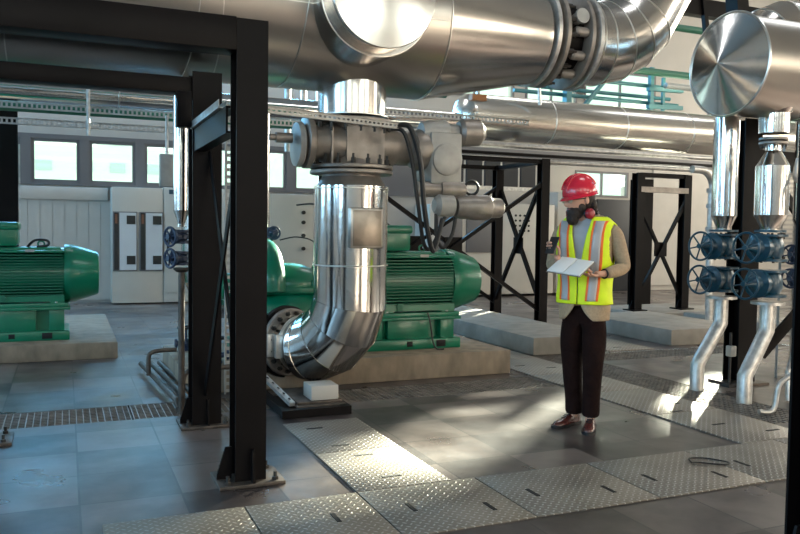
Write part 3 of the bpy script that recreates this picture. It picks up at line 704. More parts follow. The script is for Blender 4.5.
obj('inspection_cover', box(B(), 2.03, VY-0.342, 1.28, 2.26, VY-0.334, 1.555, bev=0.003), 'brown_clad', t)
bm = B(); rev(bm, end, hd, [(0, 0.285), (0.02, 0.25), (0.10, 0.235), (0.26, 0.225)], 64); obj('tapered_sleeve', bm, 'clad_bright', t, ang=15)
for k, s in enumerate((0.05, 0.14)):
    obj('clamp_band', seam_ring(B(), end+hd*s, hd, 0.250-0.015*k, 0.006, 0.02, 64), 'seam', t)
for k, s in enumerate((0.02, 0.13)):
    q = end+hd*s+Vector((-0.265, -0.02, 0.0)); obj('clamp_lug', box(B(), q.x-0.035, q.y-0.03, q.z-0.10, q.x+0.035, q.y+0.03, q.z+0.10, bev=0.008), 'galv', t)
# support under the elbow
t = thing('pipe_support', 'white pedestal block carrying the elbow on a steel skid', 'support', (1.98, 6.12, 0.06))
obj('pedestal', box(B(), 1.735, 5.75, 0.085, 1.955, 5.97, 0.195, bev=0.004), 'white', t)
obj('pedestal_plate', box(B(), 1.62, 5.72, 0.067, 1.98, 6.26, 0.085, bev=0.003), 'plate', t)
t = thing('steel_skid', 'low steel channel skid lying on the floor under the white pedestal', 'skid', (1.9, 6.0, 0))
bm = B(); obox(bm, (1.46, 5.60, 0.035), (2.00, 5.60, 0.035), 0.06, 0.06); obox(bm, (1.50, 5.62, 0.035), (1.50, 6.60, 0.035), 0.06, 0.06); obox(bm, (1.97, 5.62, 0.035), (1.97, 6.4, 0.035), 0.06, 0.06)
box(bm, 1.50, 5.75, 0.002, 1.98, 6.35, 0.012)
obj('channel', bm, 'steel', t)
bm = B(); box(bm, 1.60, 5.66, 0.056, 1.99, 6.28, 0.067); obj('top_plate', bm, 'plate', t)
t = thing('strut_rail', 'slotted galvanised strut leaning on the skid beside the nearest column', 'rail', (1.53, 6.1, 0.1))
p0, p1 = Vector((1.56, 5.66, 0.09)), Vector((1.40, 6.55, 0.30)); bm = B(); obox(bm, p0, p1, 0.045, 0.03); obj('rail', bm, 'galv', t)
bm = B()
for i in range(9):
    q = p0.lerp(p1, (i+0.5)/9)+Vector((0, 0, 0.016)); obox(bm, q-Vector((0, 0.022, -0.004)), q+Vector((0, 0.022, 0.006)), 0.012, 0.003)
obj('slot_row', bm, 'slot', t)

# ================================================================== ELECTRIC MOTORS AND PUMP
def motor(L, x, y, zb, za, label):
    """x = joint between body and fan cowl, zb = plinth top, za = shaft height"""
    t = thing('electric_motor', label, 'motor', (x-0.5, y, zb), 0)
    r = 0.285
    obj('stator', rev(B(), (x-0.95, y, za), (1, 0, 0), [(0, r-0.06), (0.02, r), (0.95, r)], 48), 'green', t)
    bm = B()
    for s in (-1, 1):
        for i in range(15):
            z = za-0.215+0.0305*i; hw = math.sqrt(max(0.0, r*r-(z-za)**2)); o = 0.315
            y0, y1 = sorted((y+s*(hw-0.02), y+s*o)); box(bm, x-0.90, y0, z-0.005, x-0.03, y1, z+0.005)
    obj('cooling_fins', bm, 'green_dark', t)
    obj('end_shield', rev(B(), (x-0.99, y, za), (1, 0, 0), [(0, 0.10), (0.0, 0.2), (0.03, 0.31), (0.07, 0.315)], 48), 'green', t)
    bm = B()
    box(bm, x-0.88, y-0.30, za+0.235, x-0.02, y+0.30, za+0.262, bev=0.01)
    box(bm, x-0.86, y-0.17, za+0.24, x-0.05, y+0.17, za+0.295, bev=0.02)
    obj('top_shoulder', bm, 'green', t)
    obj('fan_cowl', rev(B(), (x-0.02, y, za), (1, 0, 0), [(0, 0.300), (0.0, 0.318), (0.03, 0.325), (0.10, 0.318), (0.32, 0.248), (0.345, 0.238), (0.355, 0.225), (0.355, 0.0)], 24), 'green', t, ang=25)
    obj('terminal_box', box(B(), x-0.92, y-0.23, za+0.30, x-0.47, y+0.20, za+0.545, bev=0.035), 'green', t)
    obj('terminal_lid', box(B(), x-0.94, y-0.25, za+0.47, x-0.455, y+0.22, za+0.56, bev=0.03), 'green', t)
    obj('lifting_eye', torus(B(), (x-0.25, y, za+0.325), (0, 1, 0), 0.032, 0.010, 20), 'green', t)
    obj('name_plate', box(B(), x-0.40, y-0.304, za+0.245, x-0.31, y-0.299, za+0.272), 'light_cast', t)
    zf = za-0.345
    bm = B(); box(bm, x-0.92, y-0.34, zf, x+0.02, y-0.16, zf+0.045, bev=0.006); box(bm, x-0.92, y+0.16, zf, x+0.02, y+0.34, zf+0.045, bev=0.006)
    box(bm, x-0.82, y-0.30, zf+0.045, x-0.68, y+0.30, zf+0.13); box(bm, x-0.16, y-0.30, zf+0.045, x-0.02, y+0.30, zf+0.13); box(bm, x-0.85, y-0.31, zf+0.06, x-0.02, y-0.20, zf+0.12)
    obj('foot', bm, 'green', t)
    obj('cable_gland', rev(B(), (x-0.62, y-0.315, zf+0.10), (0, -1, 0), [(0, 0.045), (0.012, 0.045)], 6), 'green_dark', t)
    bt = None
    for dx_ in (-0.75, -0.10):
        q = (x+dx_, y-0.29, zf+0.045)
        if bt is None: bt = obj('foot_bolt', hexbolt(B(), q, (0, 0, 1), 0.018, 0.02), 'galv', t); q0 = q
        else: part_copy(bt, (q[0]-q0[0], 0, 0))
    bm = B()
    box(bm, x-0.98, y-0.36, zb, x+0.03, y+0.36, zb+0.10, bev=0.01)
    for xa, xb_ in ((-0.93, -0.80), (-0.74, -0.30), (-0.17, -0.02)): box(bm, x+xa, y-0.30, zb+0.10, x+xb_, y+0.30, zf-0.02, bev=0.004)
    box(bm, x-0.94, y-0.34, zf-0.03, x+0.04, y+0.34, zf, bev=0.004); box(bm, x-0.92, y-0.22, zb+0.09, x-0.03, y+0.22, zf-0.02)
    obj('base_frame', bm, 'green', t)
    bm = B(); box(bm, x-0.24, y-0.365, zb+0.02, x-0.14, y-0.359, zb+0.085, bev=0.002); box(bm, x-0.56, y-0.365, zb+0.03, x-0.50, y-0.359, zb+0.08, bev=0.002); obj('base_cutout', bm, 'slot', t)
    return t
motor('M', 3.63, 7.33, 0.235, 0.895, 'green electric motor with terminal box, right of the polished drop pipe')
motor('L', 0.01, 9.45, 0.178, 0.875, 'green electric motor cut by the left edge of the photo')
cable([(-0.38, 9.35, 1.16), (-0.30, 9.3, 1.24), (-0.18, 9.3, 1.24), (-0.17, 9.3, 1.19), (-0.28, 9.3, 1.17)], 0.014, 'short black cable loop beside the terminal box of the left motor')
cable([(3.28, 6.95, 0.60), (3.30, 6.93, 0.50), (3.33, 6.93, 0.32), (3.36, 6.90, 0.245), (3.42, 6.86, 0.243)], 0.008, 'thin cable hanging down the front of the right green motor')

t = thing('centrifugal_pump', 'green split case centrifugal pump behind the nearest black column', 'pump', (1.95, 7.3, 0.235))
bm = B()
obj('lower_casing', ell(B(), (1.93, 7.26, 0.62), (0.42, 0.36, 0.26)), 'green', t)
obj('split_flange', box(B(), 1.52, 6.98, 0.80, 2.45, 7.62, 0.87, bev=0.02), 'green', t)
def vol(p): return p
bm = B(); ell(bm, (1.93, 7.28, 0.88), (0.38, 0.30, 0.20)); obj('upper_casing', bm, 'green', t)
bm = B(); path(bm, smooth_path([(1.74, 7.0, 0.83), (1.74, 7.02, 0.98), (1.74, 7.14, 1.13), (1.74, 7.35, 1.19), (1.74, 7.55, 1.08), (1.74, 7.62, 0.85)]), 0.115, 20); obj('volute_hump', bm, 'green', t)
bm = B(); rev(bm, (1.30, 7.3, 0.86), (1, 0, 0), [(0, 0.06), (0.02, 0.12), (0.14, 0.13), (0.24, 0.20), (0.3, 0.24)], 28); obj('bearing_housing', bm, 'green', t)
bm = B(); rev(bm, (2.25, 7.3, 0.88), (1, 0, 0), [(0, 0.24), (0.12, 0.20), (0.2, 0.13), (0.38, 0.12), (0.40, 0.07), (0.50, 0.07)], 28); obj('coupling_guard', bm, 'green', t)
bm = B(); box(bm, 1.45, 7.0, 0.235, 2.70, 7.66, 0.36, bev=0.01); box(bm, 1.60, 7.05, 0.36, 1.72, 7.55, 0.62); box(bm, 2.20, 7.05, 0.36, 2.32, 7.55, 0.62); obj('base_frame', bm, 'green', t)
st = None
for i in range(8):
    q = (1.57+0.11*i, 7.02, 0.87)
    if st is None: st = obj('stud', rev(B(), q, (0, 0, 1), [(0, 0.016), (0.025, 0.016), (0.025, 0.009), (0.06, 0.009)], 6), 'green', t)
    else: part_copy(st, (0.11*i, 0, 0))
FL = end+hd*0.24
bm = B(); rev(bm, FL+hd*0.05, hd, [(0, 0.20), (0.45, 0.24)], 40); obj('suction_nozzle', bm, 'green', t)
t2 = thing('pipe_flange', 'large round bolted flange joining the polished pipe to the pump', 'flange', tuple(FL-Vector((0, 0, 0.3))))
obj('flange_ring', rev(B(), FL, hd, [(0, 0.225), (0, 0.285), (0.006, 0.295), (0.04, 0.295), (0.046, 0.285)], 64), 'cast', t2)
obj('flange_ring', rev(B(), FL+hd*0.048, hd, [(0, 0.28), (0.006, 0.315), (0.05, 0.315), (0.056, 0.30)], 64), 'steel', t2)
bolts(t2, FL, -hd, 0.255, 16, 0.020, 0.022, 'bolt', 0.2)
for s in (0.75, -0.75):
    q = FL+hd*0.05+Vector((-0.33*math.cos(s), 0, 0.33*math.sin(s)))
    obj('tie_rod', rev(B(), q-hd*0.08, hd, [(0, 0.03), (0.03, 0.03), (0.03, 0.018), (0.05, 0.018), (0.05, 0.045), (0.08, 0.045)], 12), 'steel', t2)
# ================================================================== LEFT SMALL PIPE WITH VALVES
def handwheel(t, c, d, R, r=0.009, m='blue', spokes=6, name='handwheel'):
    c = Vector(c); a, b_, dd = frame_of(d)
    hw = obj(name, torus(B(), c, d, R, r, 32, 8), m, t)
    bm = B()
    for i in range(spokes):
        an = 2*PI*i/spokes; cyl(bm, c, c+(a*math.cos(an)+b_*math.sin(an))*R, r*0.7, n=6)
    rev(bm, c-dd*0.02, dd, [(0, 0.02), (0.04, 0.02)], 12)
    obj('spokes', bm, m, hw)
def gate_valve(t, x, y, z, R, m, wheel_dir=(-1, 0, 0), reach=0.3, hr=0.14, name='valve'):
    """one flanged gate valve on a vertical pipe, bonnet and wheel sideways"""
    d = Vector(wheel_dir).normalized()
    bm = B()
    rev(bm, (x, y, z-0.13*R/0.12), (0, 0, 1), [(0, R*1.35), (0.02, R*1.35), (0.025, R*0.85), (0.09*R/0.12, R*1.05), (0.17*R/0.12, R*1.05), (0.26*R/0.12-0.025, R*0.85), (0.26*R/0.12-0.02, R*1.35), (0.26*R/0.12, R*1.35)], 28)
    v = obj(name, bm, m, t)
    bm = B(); rev(bm, (x, y, z), d, [(0, R*0.9), (R*1.1, R*0.85), (R*1.15, R*1.15), (R*1.5, R*1.15), (R*1.6, R*0.7), (reach*0.72, R*0.35), (reach, R*0.16)], 24)
    obj('bonnet', bm, m, v)
    hwc = Vector((x, y, z))+d*reach
    a, b_, dd = frame_of(d); bm = torus(B(), hwc, d, hr, 0.010, 32, 8); w = obj('handwheel', bm, m, v)
    for i in range(6):
        an = 2*PI*i/6+0.2; cyl_bm = B() if i == 0 else cyl_bm; cyl(cyl_bm, hwc, hwc+(a*math.cos(an)+b_*math.sin(an))*hr, 0.007, n=6)
    rev(cyl_bm, hwc-dd*0.025, dd, [(0, 0.022), (0.05, 0.022)], 12)
    # spokes are part of the wheel mesh
    o = obj('wheel_spokes', cyl_bm, m, v)
    return v
SX, SY = 0.80, 6.02
t = thing('small_riser', 'slim clad pipe with two dark valves standing left of the second column', 'pipe', (SX, SY, 0))
obj('cladding', cyl(B(), (SX, SY, 2.52), (SX, SY, 1.53), 0.060, n=32), 'clad_bright', t)
obj('cone', rev(B(), (SX, SY, 1.53), (0, 0, -1), [(0, 0.060), (0.10, 0.025), (0.12, 0.03)], 24), 'clad', t)
gate_valve(t, SX, SY, 1.335, 0.048, 'navy', (-1, -0.55, 0), 0.10, 0.068)
gate_valve(t, SX, SY, 1.175, 0.048, 'navy', (-1, -0.55, 0), 0.10, 0.068)
obj('flange', rev(B(), (SX, SY, 1.07), (0, 0, 1), [(0, 0.035), (0.02, 0.06), (0.035, 0.06)], 20), 'plate', t)
obj('lower_pipe', cyl(B(), (SX, SY, 1.08), (SX, SY, -0.05), 0.024, n=16), 'plate', t)
t = thing('junction_box', 'grey junction box hanging in front of the left windows', 'box', (0.93, 8.0, 2.3))
obj('box_body', box(B(), 0.86, 8.0, 1.80, 0.99, 8.1, 2.12, bev=0.01), 'light_cast', t); obj('conduit', cyl(B(), (0.93, 8.05, 2.12), (0.93, 8.05, 2.5), 0.015, n=8), 'galv', t)
obj('side_gland', box(B(), 0.99, 8.02, 1.88, 1.03, 8.08, 2.0), 'black', t)
for i, (dxx, lab) in enumerate([(0.0, 'outer of the three floor pipes beside the pump plinth'), (0.10, 'middle of the three floor pipes beside the pump plinth'), (0.19, 'inner of the three floor pipes beside the pump plinth')]):
    x = 0.64+dxx*0.9
    o = obj('floor_pipe', path(B(), [(x+0.15, 6.10, -0.1), (x+0.15, 6.10, 0.03), (x+0.145, 6.16, 0.075), (x+0.10, 6.8, 0.08), (x+0.03, 7.9, 0.08)], 0.024, 12), 'plate'); tag(o, lab, 'pipe', 'floor pipes beside the pump plinth')
o = obj('guard_loop', path(B(), smooth_path([(0.68, 7.25, 0.08), (0.68, 7.25, 0.24), (0.71, 7.25, 0.285), (0.80, 7.25, 0.30), (0.92, 7.25, 0.30)]), 0.02, 10), 'plate'); tag(o, 'bent tube guard loop by the left end of the pump plinth', 'rail')
o = obj('guard_loop', path(B(), smooth_path([(0.84, 6.22, 0.0), (0.84, 6.22, 0.22), (0.89, 6.22, 0.29), (1.0, 6.22, 0.3), (1.2, 6.22, 0.3)]), 0.02, 10), 'plate'); tag(o, 'small bent tube at the foot of the second column', 'rail')
def small_valve(x, y, z, label):
    t = thing('drain_valve', label, 'valve', (x, y, z)); rev_ = rev(B(), (x, y, z), (0, 0, 1), [(0, 0.05), (0.02, 0.05), (0.03, 0.03), (0.07, 0.045), (0.11, 0.03), (0.12, 0.012), (0.22, 0.012)], 16)
    obj('valve_body', rev_, 'navy', t); handwheel(t, (x, y, z+0.22), (0, 0, 1), 0.075, 0.010, 'black', 4)
    o = obj('cross_pipe', rev(B(), (x-0.1, y, z+0.07), (1, 0, 0), [(0, 0.045), (0.02, 0.045), (0.02, 0.025), (0.18, 0.025), (0.18, 0.045), (0.2, 0.045)], 16), 'navy', t)
small_valve(1.05, 7.6, 0.235, 'small black drain valve standing on the left end of the pump plinth')
small_valve(1.20, 6.8, 0.235, 'small dark valve seen between the two front columns')
t = thing('silver_pipe', 'wide bluish clad pipe curving down behind the second column', 'pipe', (1.2, 9.0, 0.6))
obj('cladding', path(B(), arc((1.75, 8.6, 1.0), 0.45, PI, PI*1.5, 5, (1, 0, 0), (0, 0, 1))+[Vector((2.0, 8.6, 0.55))] , 0.16, 40), 'clad', t, ang=7)
obj('upper_run', cyl(B(), (1.30, 8.6, 1.0), (1.30, 8.6, 2.45), 0.16, n=40), 'clad', t)
# perforated vertical trays
def ptray(p0, p1, w, side, label, m='galv', pitch=0.05, name='cable_tray'):
    """slotted tray: two edge rails, rungs between, thin lips; side = direction of width"""
    t = thing(name, label, 'cable tray', tuple(Vector(p0)))
    p0, p1, s = Vector(p0), Vector(p1), Vector(side).normalized(); d = (p1-p0); L = d.length; d.normalize(); nrm = d.cross(s)
    bm = B()
    for k in (-1, 1):
        a = p0+s*(w/2-0.008)*k; obox(bm, a, a+d*L, 0.004, 0.016, s); a = p0+s*(w/2)*k; obox(bm, a, a+d*L, 0.030, 0.003, s)
    n = int(L/pitch)
    for i in range(n):
        a = p0+d*(L*(i+0.5)/n); obox(bm, a-s*w/2, a+s*w/2, 0.003, pitch*0.45, d)
    obj('perforated_sheet', bm, m, t); return t
ptray((1.16, 4.96, 2.165), (2.38, 5.55, 2.20), 0.045, (0, 0, 1), 'slotted angle tray running from the nearest column past the cast valve', 'light_cast', 0.045)
ptray((1.28, 6.6, 0.0), (1.28, 6.6, 2.4), 0.10, (1, 0, 0), 'upright perforated tray seen between the two front columns', 'light_cast', 0.06)
ptray((3.55, 9.9, 0.0), (3.55, 9.9, 2.6), 0.22, (1, 0, 0), 'upright ladder tray behind the drop pipe', 'galv', 0.07)
ptray((3.82, 9.9, 0.0), (3.82, 9.9, 2.6), 0.16, (1, 0, 0), 'second upright ladder tray behind the drop pipe', 'tealpipe', 0.07)
ptray((6.55, 5.6, 0.0), (6.55, 5.6, 2.3), 0.18, (1, 0, 0), 'pale perforated upright tray behind the right risers', 'light_cast', 0.045)
ptray((-6, 9.6, 2.715), (3.3, 9.6, 2.715), 0.07, (0, 0, 1), 'upper slotted tray in front of the left windows', 'galv', 0.05)
ptray((-6, 9.6, 2.54), (3.3, 9.6, 2.54), 0.07, (0, 0, 1), 'lower slotted tray in front of the left windows', 'galv', 0.05)
ptray((3.0, 7.9, 2.68), (5.0, 7.9, 2.68), 0.06, (0, 0, 1), 'slotted tray behind the actuator under the huge pipe', 'galv', 0.05)

# ================================================================== BACKGROUND PIPE RACK
def run(x0, x1, y, z, r, label, m='clad', seams=(), cap0=None, n=40, name='rack_pipe'):
    t = thing(name, label, 'pipe', ((x0+x1)/2, y, z-r), 0)
    prof = [(0, r), (x1-x0, r)]
    if cap0: prof = [(-0.20, 0.02), (-0.19, r*0.35), (-0.13, r*0.75), (-0.05, r*0.96)]+prof
    obj('cladding', rev(B(), (x0, y, z), (1, 0, 0), prof, n), m, t)
    for s in seams: obj('seam', seam_ring(B(), (s, y, z), (1, 0, 0), r, 0.006, 0.012, n), 'seam', t)
    return t
run(5.30, 15.0, 10.0, 3.04, 0.325, 'wide clad pipe with a domed end running right behind the person', 'rack_clad', (6.6, 7.9, 9.2, 10.5, 11.8), True, 64)
run(-6, 5.08, 10.0, 2.95, 0.135, 'pale clad pipe running above the left windows', 'clad_bright', (-1.0, 0.6, 2.2), None, 32)
run(-6, 3.5, 10.35, 2.80, 0.06, 'thin green pipe between the left trays', 'greenpipe')
run(4.3, 14.5, 9.5, 2.60, 0.036, 'upper of the two thin pipes below the wide rack pipe', 'galv')
run(4.3, 14.5, 9.50, 2.405, 0.036, 'lower of the two thin pipes below the wide rack pipe', 'galv')
run(-4, 8, 12.3, 3.35, 0.10, 'pale pipe high behind the huge pipe', 'clad_dull')
run(-2, 4.6, 9.3, 3.19, 0.05, 'green pipe behind the stub of the huge pipe', 'greenpipe')
for i, (z, y) in enumerate(((3.66, 10.9), (3.80, 11.1), (3.95, 10.9))):
    run(6.6, 9.95, y, z, 0.032, ['lowest', 'middle', 'highest'][i]+' of the teal pipes in front of the upper window', 'tealpipe', n=16)
run(8.5, 16.0, 10.6, 4.12, 0.06, 'dark green pipe running left of the capped header', 'greenpipe', n=20)
run(9.4, 16.0, 10.6, 3.92, 0.05, 'grey pipe just below the dark green pipe', 'white_pipe', n=20)
run(8.8, 16.0, 10.8, 4.98, 0.06, 'green pipe at the top beside the leaning steel member', 'greenpipe', n=20)
t = thing('pipe_bracket', 'teal bracket holding the small pipes by the upper window', 'bracket', (10.2, 10.9, 3.9))
bm = B()
for z in (3.58, 3.88): obox(bm, (9.2, 10.8, z), (9.95, 10.8, z+0.02), 0.08, 0.07)
obox(bm, (9.28, 10.82, 3.35), (9.28, 10.82, 4.25), 0.08, 0.07); obox(bm, (9.55, 10.82, 3.5), (9.55, 10.82, 4.1), 0.05, 0.05)
obj('arms', bm, 'tealpipe', t)
t = thing('pipe_bracket', 'dark bracket in front of the upper window behind the flanged valve', 'bracket', (7.2, 10.9, 3.6))
bm = B(); obox(bm, (7.55, 10.8, 3.5), (7.55, 10.8, 4.4), 0.12, 0.10); obox(bm, (7.9, 10.8, 3.5), (8.3, 10.8, 3.95), 0.06, 0.06)
obj('arms', bm, 'tealpipe', t)
t = thing('pipe_hanger', 'hanger strap with an orange brown clamp left of the bright dome', 'hanger', (5.5, 9.4, 3.1))
obj('strap', obox(B(), (5.16, 9.45, 3.2), (5.16, 9.45, 4.0), 0.04, 0.04), 'galv', t); obj('clamp', box(B(), 5.05, 9.40, 3.17, 5.27, 9.5, 3.25), 'copper', t)
t = thing('pipe_hanger', 'thin curved hanger strap in front of the wide rack pipe', 'hanger', (6.2, 9.5, 3.0))
obj('strap', path(B(), smooth_path([(6.15, 9.5, 4.4), (6.15, 9.5, 3.7), (6.2, 9.52, 3.2)]), 0.025, 8), 'galv', t)
t = thing('rack_hanger', 'slim hanger rod between the two left trays', 'hanger', (0.3, 9.55, 2.4))
obj('rod', cyl(B(), (0.25, 9.56, 2.42), (0.25, 9.56, 3.1), 0.02, n=8), 'galv', t)
# vertical things behind the valve, left of the drop pipe
def vpipe(x, y, z0, z1, r, label, m, name='vertical_pipe'):
    t = thing(name, label, 'pipe', (x, y, z0)); obj('pipe_wall', cyl(B(), (x, y, z0), (x, y, z1), r, n=24), m, t); return t
vpipe(1.88, 7.95, 0.235, 2.6, 0.055, 'silver upright pipe seen just right of the nearest column', 'clad_bright')
t = vpipe(1.80, 7.9, 1.35, 2.3, 0.035, 'red upright pipe beside the nearest column', 'red')
obj('collar', rev(B(), (1.80, 7.9, 1.45), (0, 0, 1), [(0, 0.05), (0.1, 0.05)], 16), 'black', t)
t = thing('small_gate_valve', 'small navy valve with red flange above the pump casing', 'valve', (1.9, 7.8, 1.3))
gate_valve(t, 1.90, 7.75, 1.36, 0.05, 'navy', (0, -1, 0), 0.14, 0.06); obj('red_flange', rev(B(), (1.78, 7.8, 1.33), (1, 0, 0), [(0, 0.07), (0.05, 0.07)], 20), 'red', t)
for i, (x, lab) in enumerate([(3.2, 'pale upright pipe behind the stub, left'), (3.45, 'pale upright pipe behind the stub, middle'), (3.75, 'pale upright pipe behind the stub, right')]):
    vpipe(x, 12.0, 2.6, 3.9, 0.05 + 0.05*(i == 2), lab, 'galv')
cable([(1.93, 6.9, 1.62), (2.06, 6.7, 1.62), (2.13, 6.5, 1.50), (2.0, 6.35, 1.2), (1.95, 6.2, 0.95), (1.98, 5.95, 0.88)], 0.008, 'thin black sensor wire looping down to the polished drop pipe')
cable([(1.80, 7.0, 1.30), (1.95, 6.95, 1.33), (2.10, 6.9, 1.28), (2.12, 6.8, 1.1)], 0.006, 'thin wire arching over the pump casing')
# ================================================================== RIGHT HEADER AND RISERS
HY, HZ, HR = 4.92, 2.80, 0.415
t = thing('capped_header', 'wide polished header pipe with a conical end cap at the top right', 'pipe', (6.5, HY, HZ-HR))
obj('cladding', rev(B(), (5.02, HY, HZ), (1, 0, 0), [(0, HR-0.01), (4.5, HR-0.01)], 96), 'clad_dull', t, ang=20)
obj('end_cap', rev(B(), (5.02, HY, HZ), (-1, 0, 0), [(0, HR+0.004), (0.012, HR+0.004), (0.014, HR-0.01), (0.13, 0.0)], 96, (True, False)), 'clad_bright', t, ang=30)
obj('cap_rim', torus(B(), (5.008, HY, HZ), (1, 0, 0), HR+0.002, 0.010, 96, 8), 'seam', t)
for x in (5.75, 6.4): obj('seam', seam_ring(B(), (x, HY, HZ), (1, 0, 0), HR-0.01, 0.006, 0.007, 96), 'seam', t)
t = thing('header_elbow', 'segmented clad elbow rising behind the capped header', 'pipe', (5.8, 5.45, 2.9))
c = Vector((5.85+0.5, 5.50, 2.85)); Rb = 0.5; mit = [Vector((5.85, 5.5, 2.5))]
for i in range(4):
    am = (i+0.5)*R_(90)/4; k = Rb/math.cos(R_(11.25)); mit.append(c+Vector((-k*math.cos(am), 0, k*math.sin(am))))
mit.append(Vector((8.5, 5.5, 3.35)))
obj('cladding', path(B(), mit, 0.26, 64), 'clad', t, ang=7)
for i in range(1, 5):
    d0 = ((mit[i]-mit[i-1]).normalized()+(mit[i+1]-mit[i]).normalized()).normalized()
    obj('seam', seam_ring(B(), mit[i], d0, 0.262, 0.006, 0.008, 64), 'seam', t)
obj('seam', seam_ring(B(), (6.7, 5.5, 3.35), (1, 0, 0), 0.262, 0.006, 0.008, 64), 'seam', t)

def riser(x, y, ztop, r, zc, label, lower_x, second=False, top_r=None):
    t = thing('valve_riser', label, 'pipe', (x, y, 0))
    if second:
        obj('outlet_stub', rev(B(), (x, y, 2.46), (0, 0, -1), [(0, 0.16), (0.04, 0.125), (0.20, 0.12)], 40), 'clad_bright', t)
        for z in (2.20, 2.165): obj('flange', rev(B(), (x, y, z), (0, 0, 1), [(0, 0.11), (0.005, 0.115), (0.02, 0.115), (0.025, 0.11)], 32), 'cast', t)
        bolts(t, (x, y, 2.165), (0, 0, -1), 0.095, 8, 0.010, 0.02)
        obj('cladding', rev(B(), (x, y, 2.165), (0, 0, -1), [(0, 0.06), (0.05, 0.06), (0.18, r), (2.165-zc, r)], 48), 'clad_bright', t, ang=15)
    else: obj('cladding', rev(B(), (x, y, ztop), (0, 0, -1), [(0, r), (ztop-zc, r)], 48), 'clad_bright', t, ang=15)
    obj('cone', rev(B(), (x, y, zc), (0, 0, -1), [(0, r), (0.10, r*0.62), (0.13, r*0.62)], 48, (False, True)), 'clad', t)
    obj('flange', rev(B(), (x, y, zc-0.145), (0, 0, 1), [(0, 0.125), (0.02, 0.125)], 32), 'blue', t)
    gate_valve(t, x, y, 1.30, 0.105, 'blue', (-1, -0.1, 0), 0.30, 0.125)
    gate_valve(t, x, y, 1.00, 0.105, 'blue', (-1, -0.1, 0), 0.30, 0.125)
    bolts(t, (x, y, 1.175), (0, 0, 1), 0.120, 8, 0.012, 0.03, 'bolt', 0.2)
    bolts(t, (x, y, zc-0.150), (0, 0, -1), 0.108, 8, 0.012, 0.03, 'bolt', 0.2)
    obj('flange', rev(B(), (x, y, 0.82), (0, 0, 1), [(0, 0.135), (0.025, 0.135)], 32), 'galv', t)
    obj('lower_pipe', path(B(), [(x, y, 0.84), (x, y, 0.60), (x-0.03, y, 0.55), (lower_x+0.03, y, 0.27), (lower_x, y, 0.22), (lower_x, y, -0.15)], 0.062, 24), 'galv', t, ang=40)
    return t
riser(5.53, 5.42, 2.60, 0.112, 1.575, 'polished riser left of the capped header outlet with two blue gate valves', 5.27)
riser(5.48, 4.86, 0, 0.135, 1.575, 'flanged polished riser under the header outlet with two blue gate valves', 5.25, True)
t = thing('edge_riser', 'dark valved riser cut by the right edge of the photo', 'pipe', (6.05, 5.0, 0.7))
obj('cladding', cyl(B(), (6.05, 5.0, 2.45), (6.05, 5.0, 1.55), 0.10, n=32), 'clad_bright', t); obj('cone', rev(B(), (6.05, 5.0, 1.55), (0, 0, -1), [(0, 0.10), (0.1, 0.06), (0.2, 0.06)], 32), 'clad', t)
gate_valve(t, 6.05, 5.0, 1.24, 0.075, 'navy', (-1, -0.2, 0), 0.2, 0.08); gate_valve(t, 6.05, 5.0, 1.03, 0.075, 'navy', (-1, -0.2, 0), 0.2, 0.08)
obj('lower_pipe', path(B(), [(6.05, 5.0, 0.92), (6.05, 5.0, 0.55), (5.62, 4.75, 0.25), (5.58, 4.7, 0.02)], 0.025, 12), 'galv', t)
o = obj('bent_tube', path(B(), smooth_path([(5.65, 4.75, 2.05), (5.62, 4.75, 1.9), (5.56, 4.62, 1.8), (5.53, 4.58, 1.6), (5.53, 4.58, 1.5)]), 0.022, 12), 'galv'); tag(o, 'thin bent tube beside the right riser near the edge', 'pipe')
o = obj('bent_tube', path(B(), smooth_path([(5.72, 4.25, 0.75), (5.55, 4.3, 0.55), (5.25, 4.42, 0.30), (5.17, 4.45, 0.22), (5.13, 4.46, 0.03), (5.0, 4.48, 0.02)]), 0.020, 12), 'galv'); tag(o, 'thin grey bent tube standing on the floor at the lower right', 'pipe')
t = thing('white_riser', 'white jointed pipe between the portal frame and the blue valves', 'pipe', (8.6, 8.6, 0.4))
obj('pipe_wall', path(B(), smooth_path([(8.15, 8.6, 2.32), (8.40, 8.6, 2.30), (8.53, 8.6, 2.15), (8.53, 8.6, 1.9), (8.53, 8.6, 1.3), (8.53, 8.6, 0.85), (8.56, 8.6, 0.0)]), 0.055, 20), 'galv', t)
for z in (2.0, 1.78, 1.45): obj('collar', rev(B(), (8.53, 8.6, z), (0, 0, 1), [(0, 0.075), (0.06, 0.075)], 20), 'white_pipe', t)
t = thing('small_gauge_post', 'small post with a pale valve handle at the foot of the right black column', 'valve', (5.68, 5.35, 0))
obj('post', cyl(B(), (5.66, 5.42, 0), (5.66, 5.42, 0.5), 0.012, n=8), 'black', t); obj('valve_body', box(B(), 5.63, 5.38, 0.28, 5.70, 5.45, 0.38, bev=0.01), 'light_cast', t); obj('foot', box(B(), 5.60, 5.36, 0.0, 5.72, 5.48, 0.03), 'black', t)
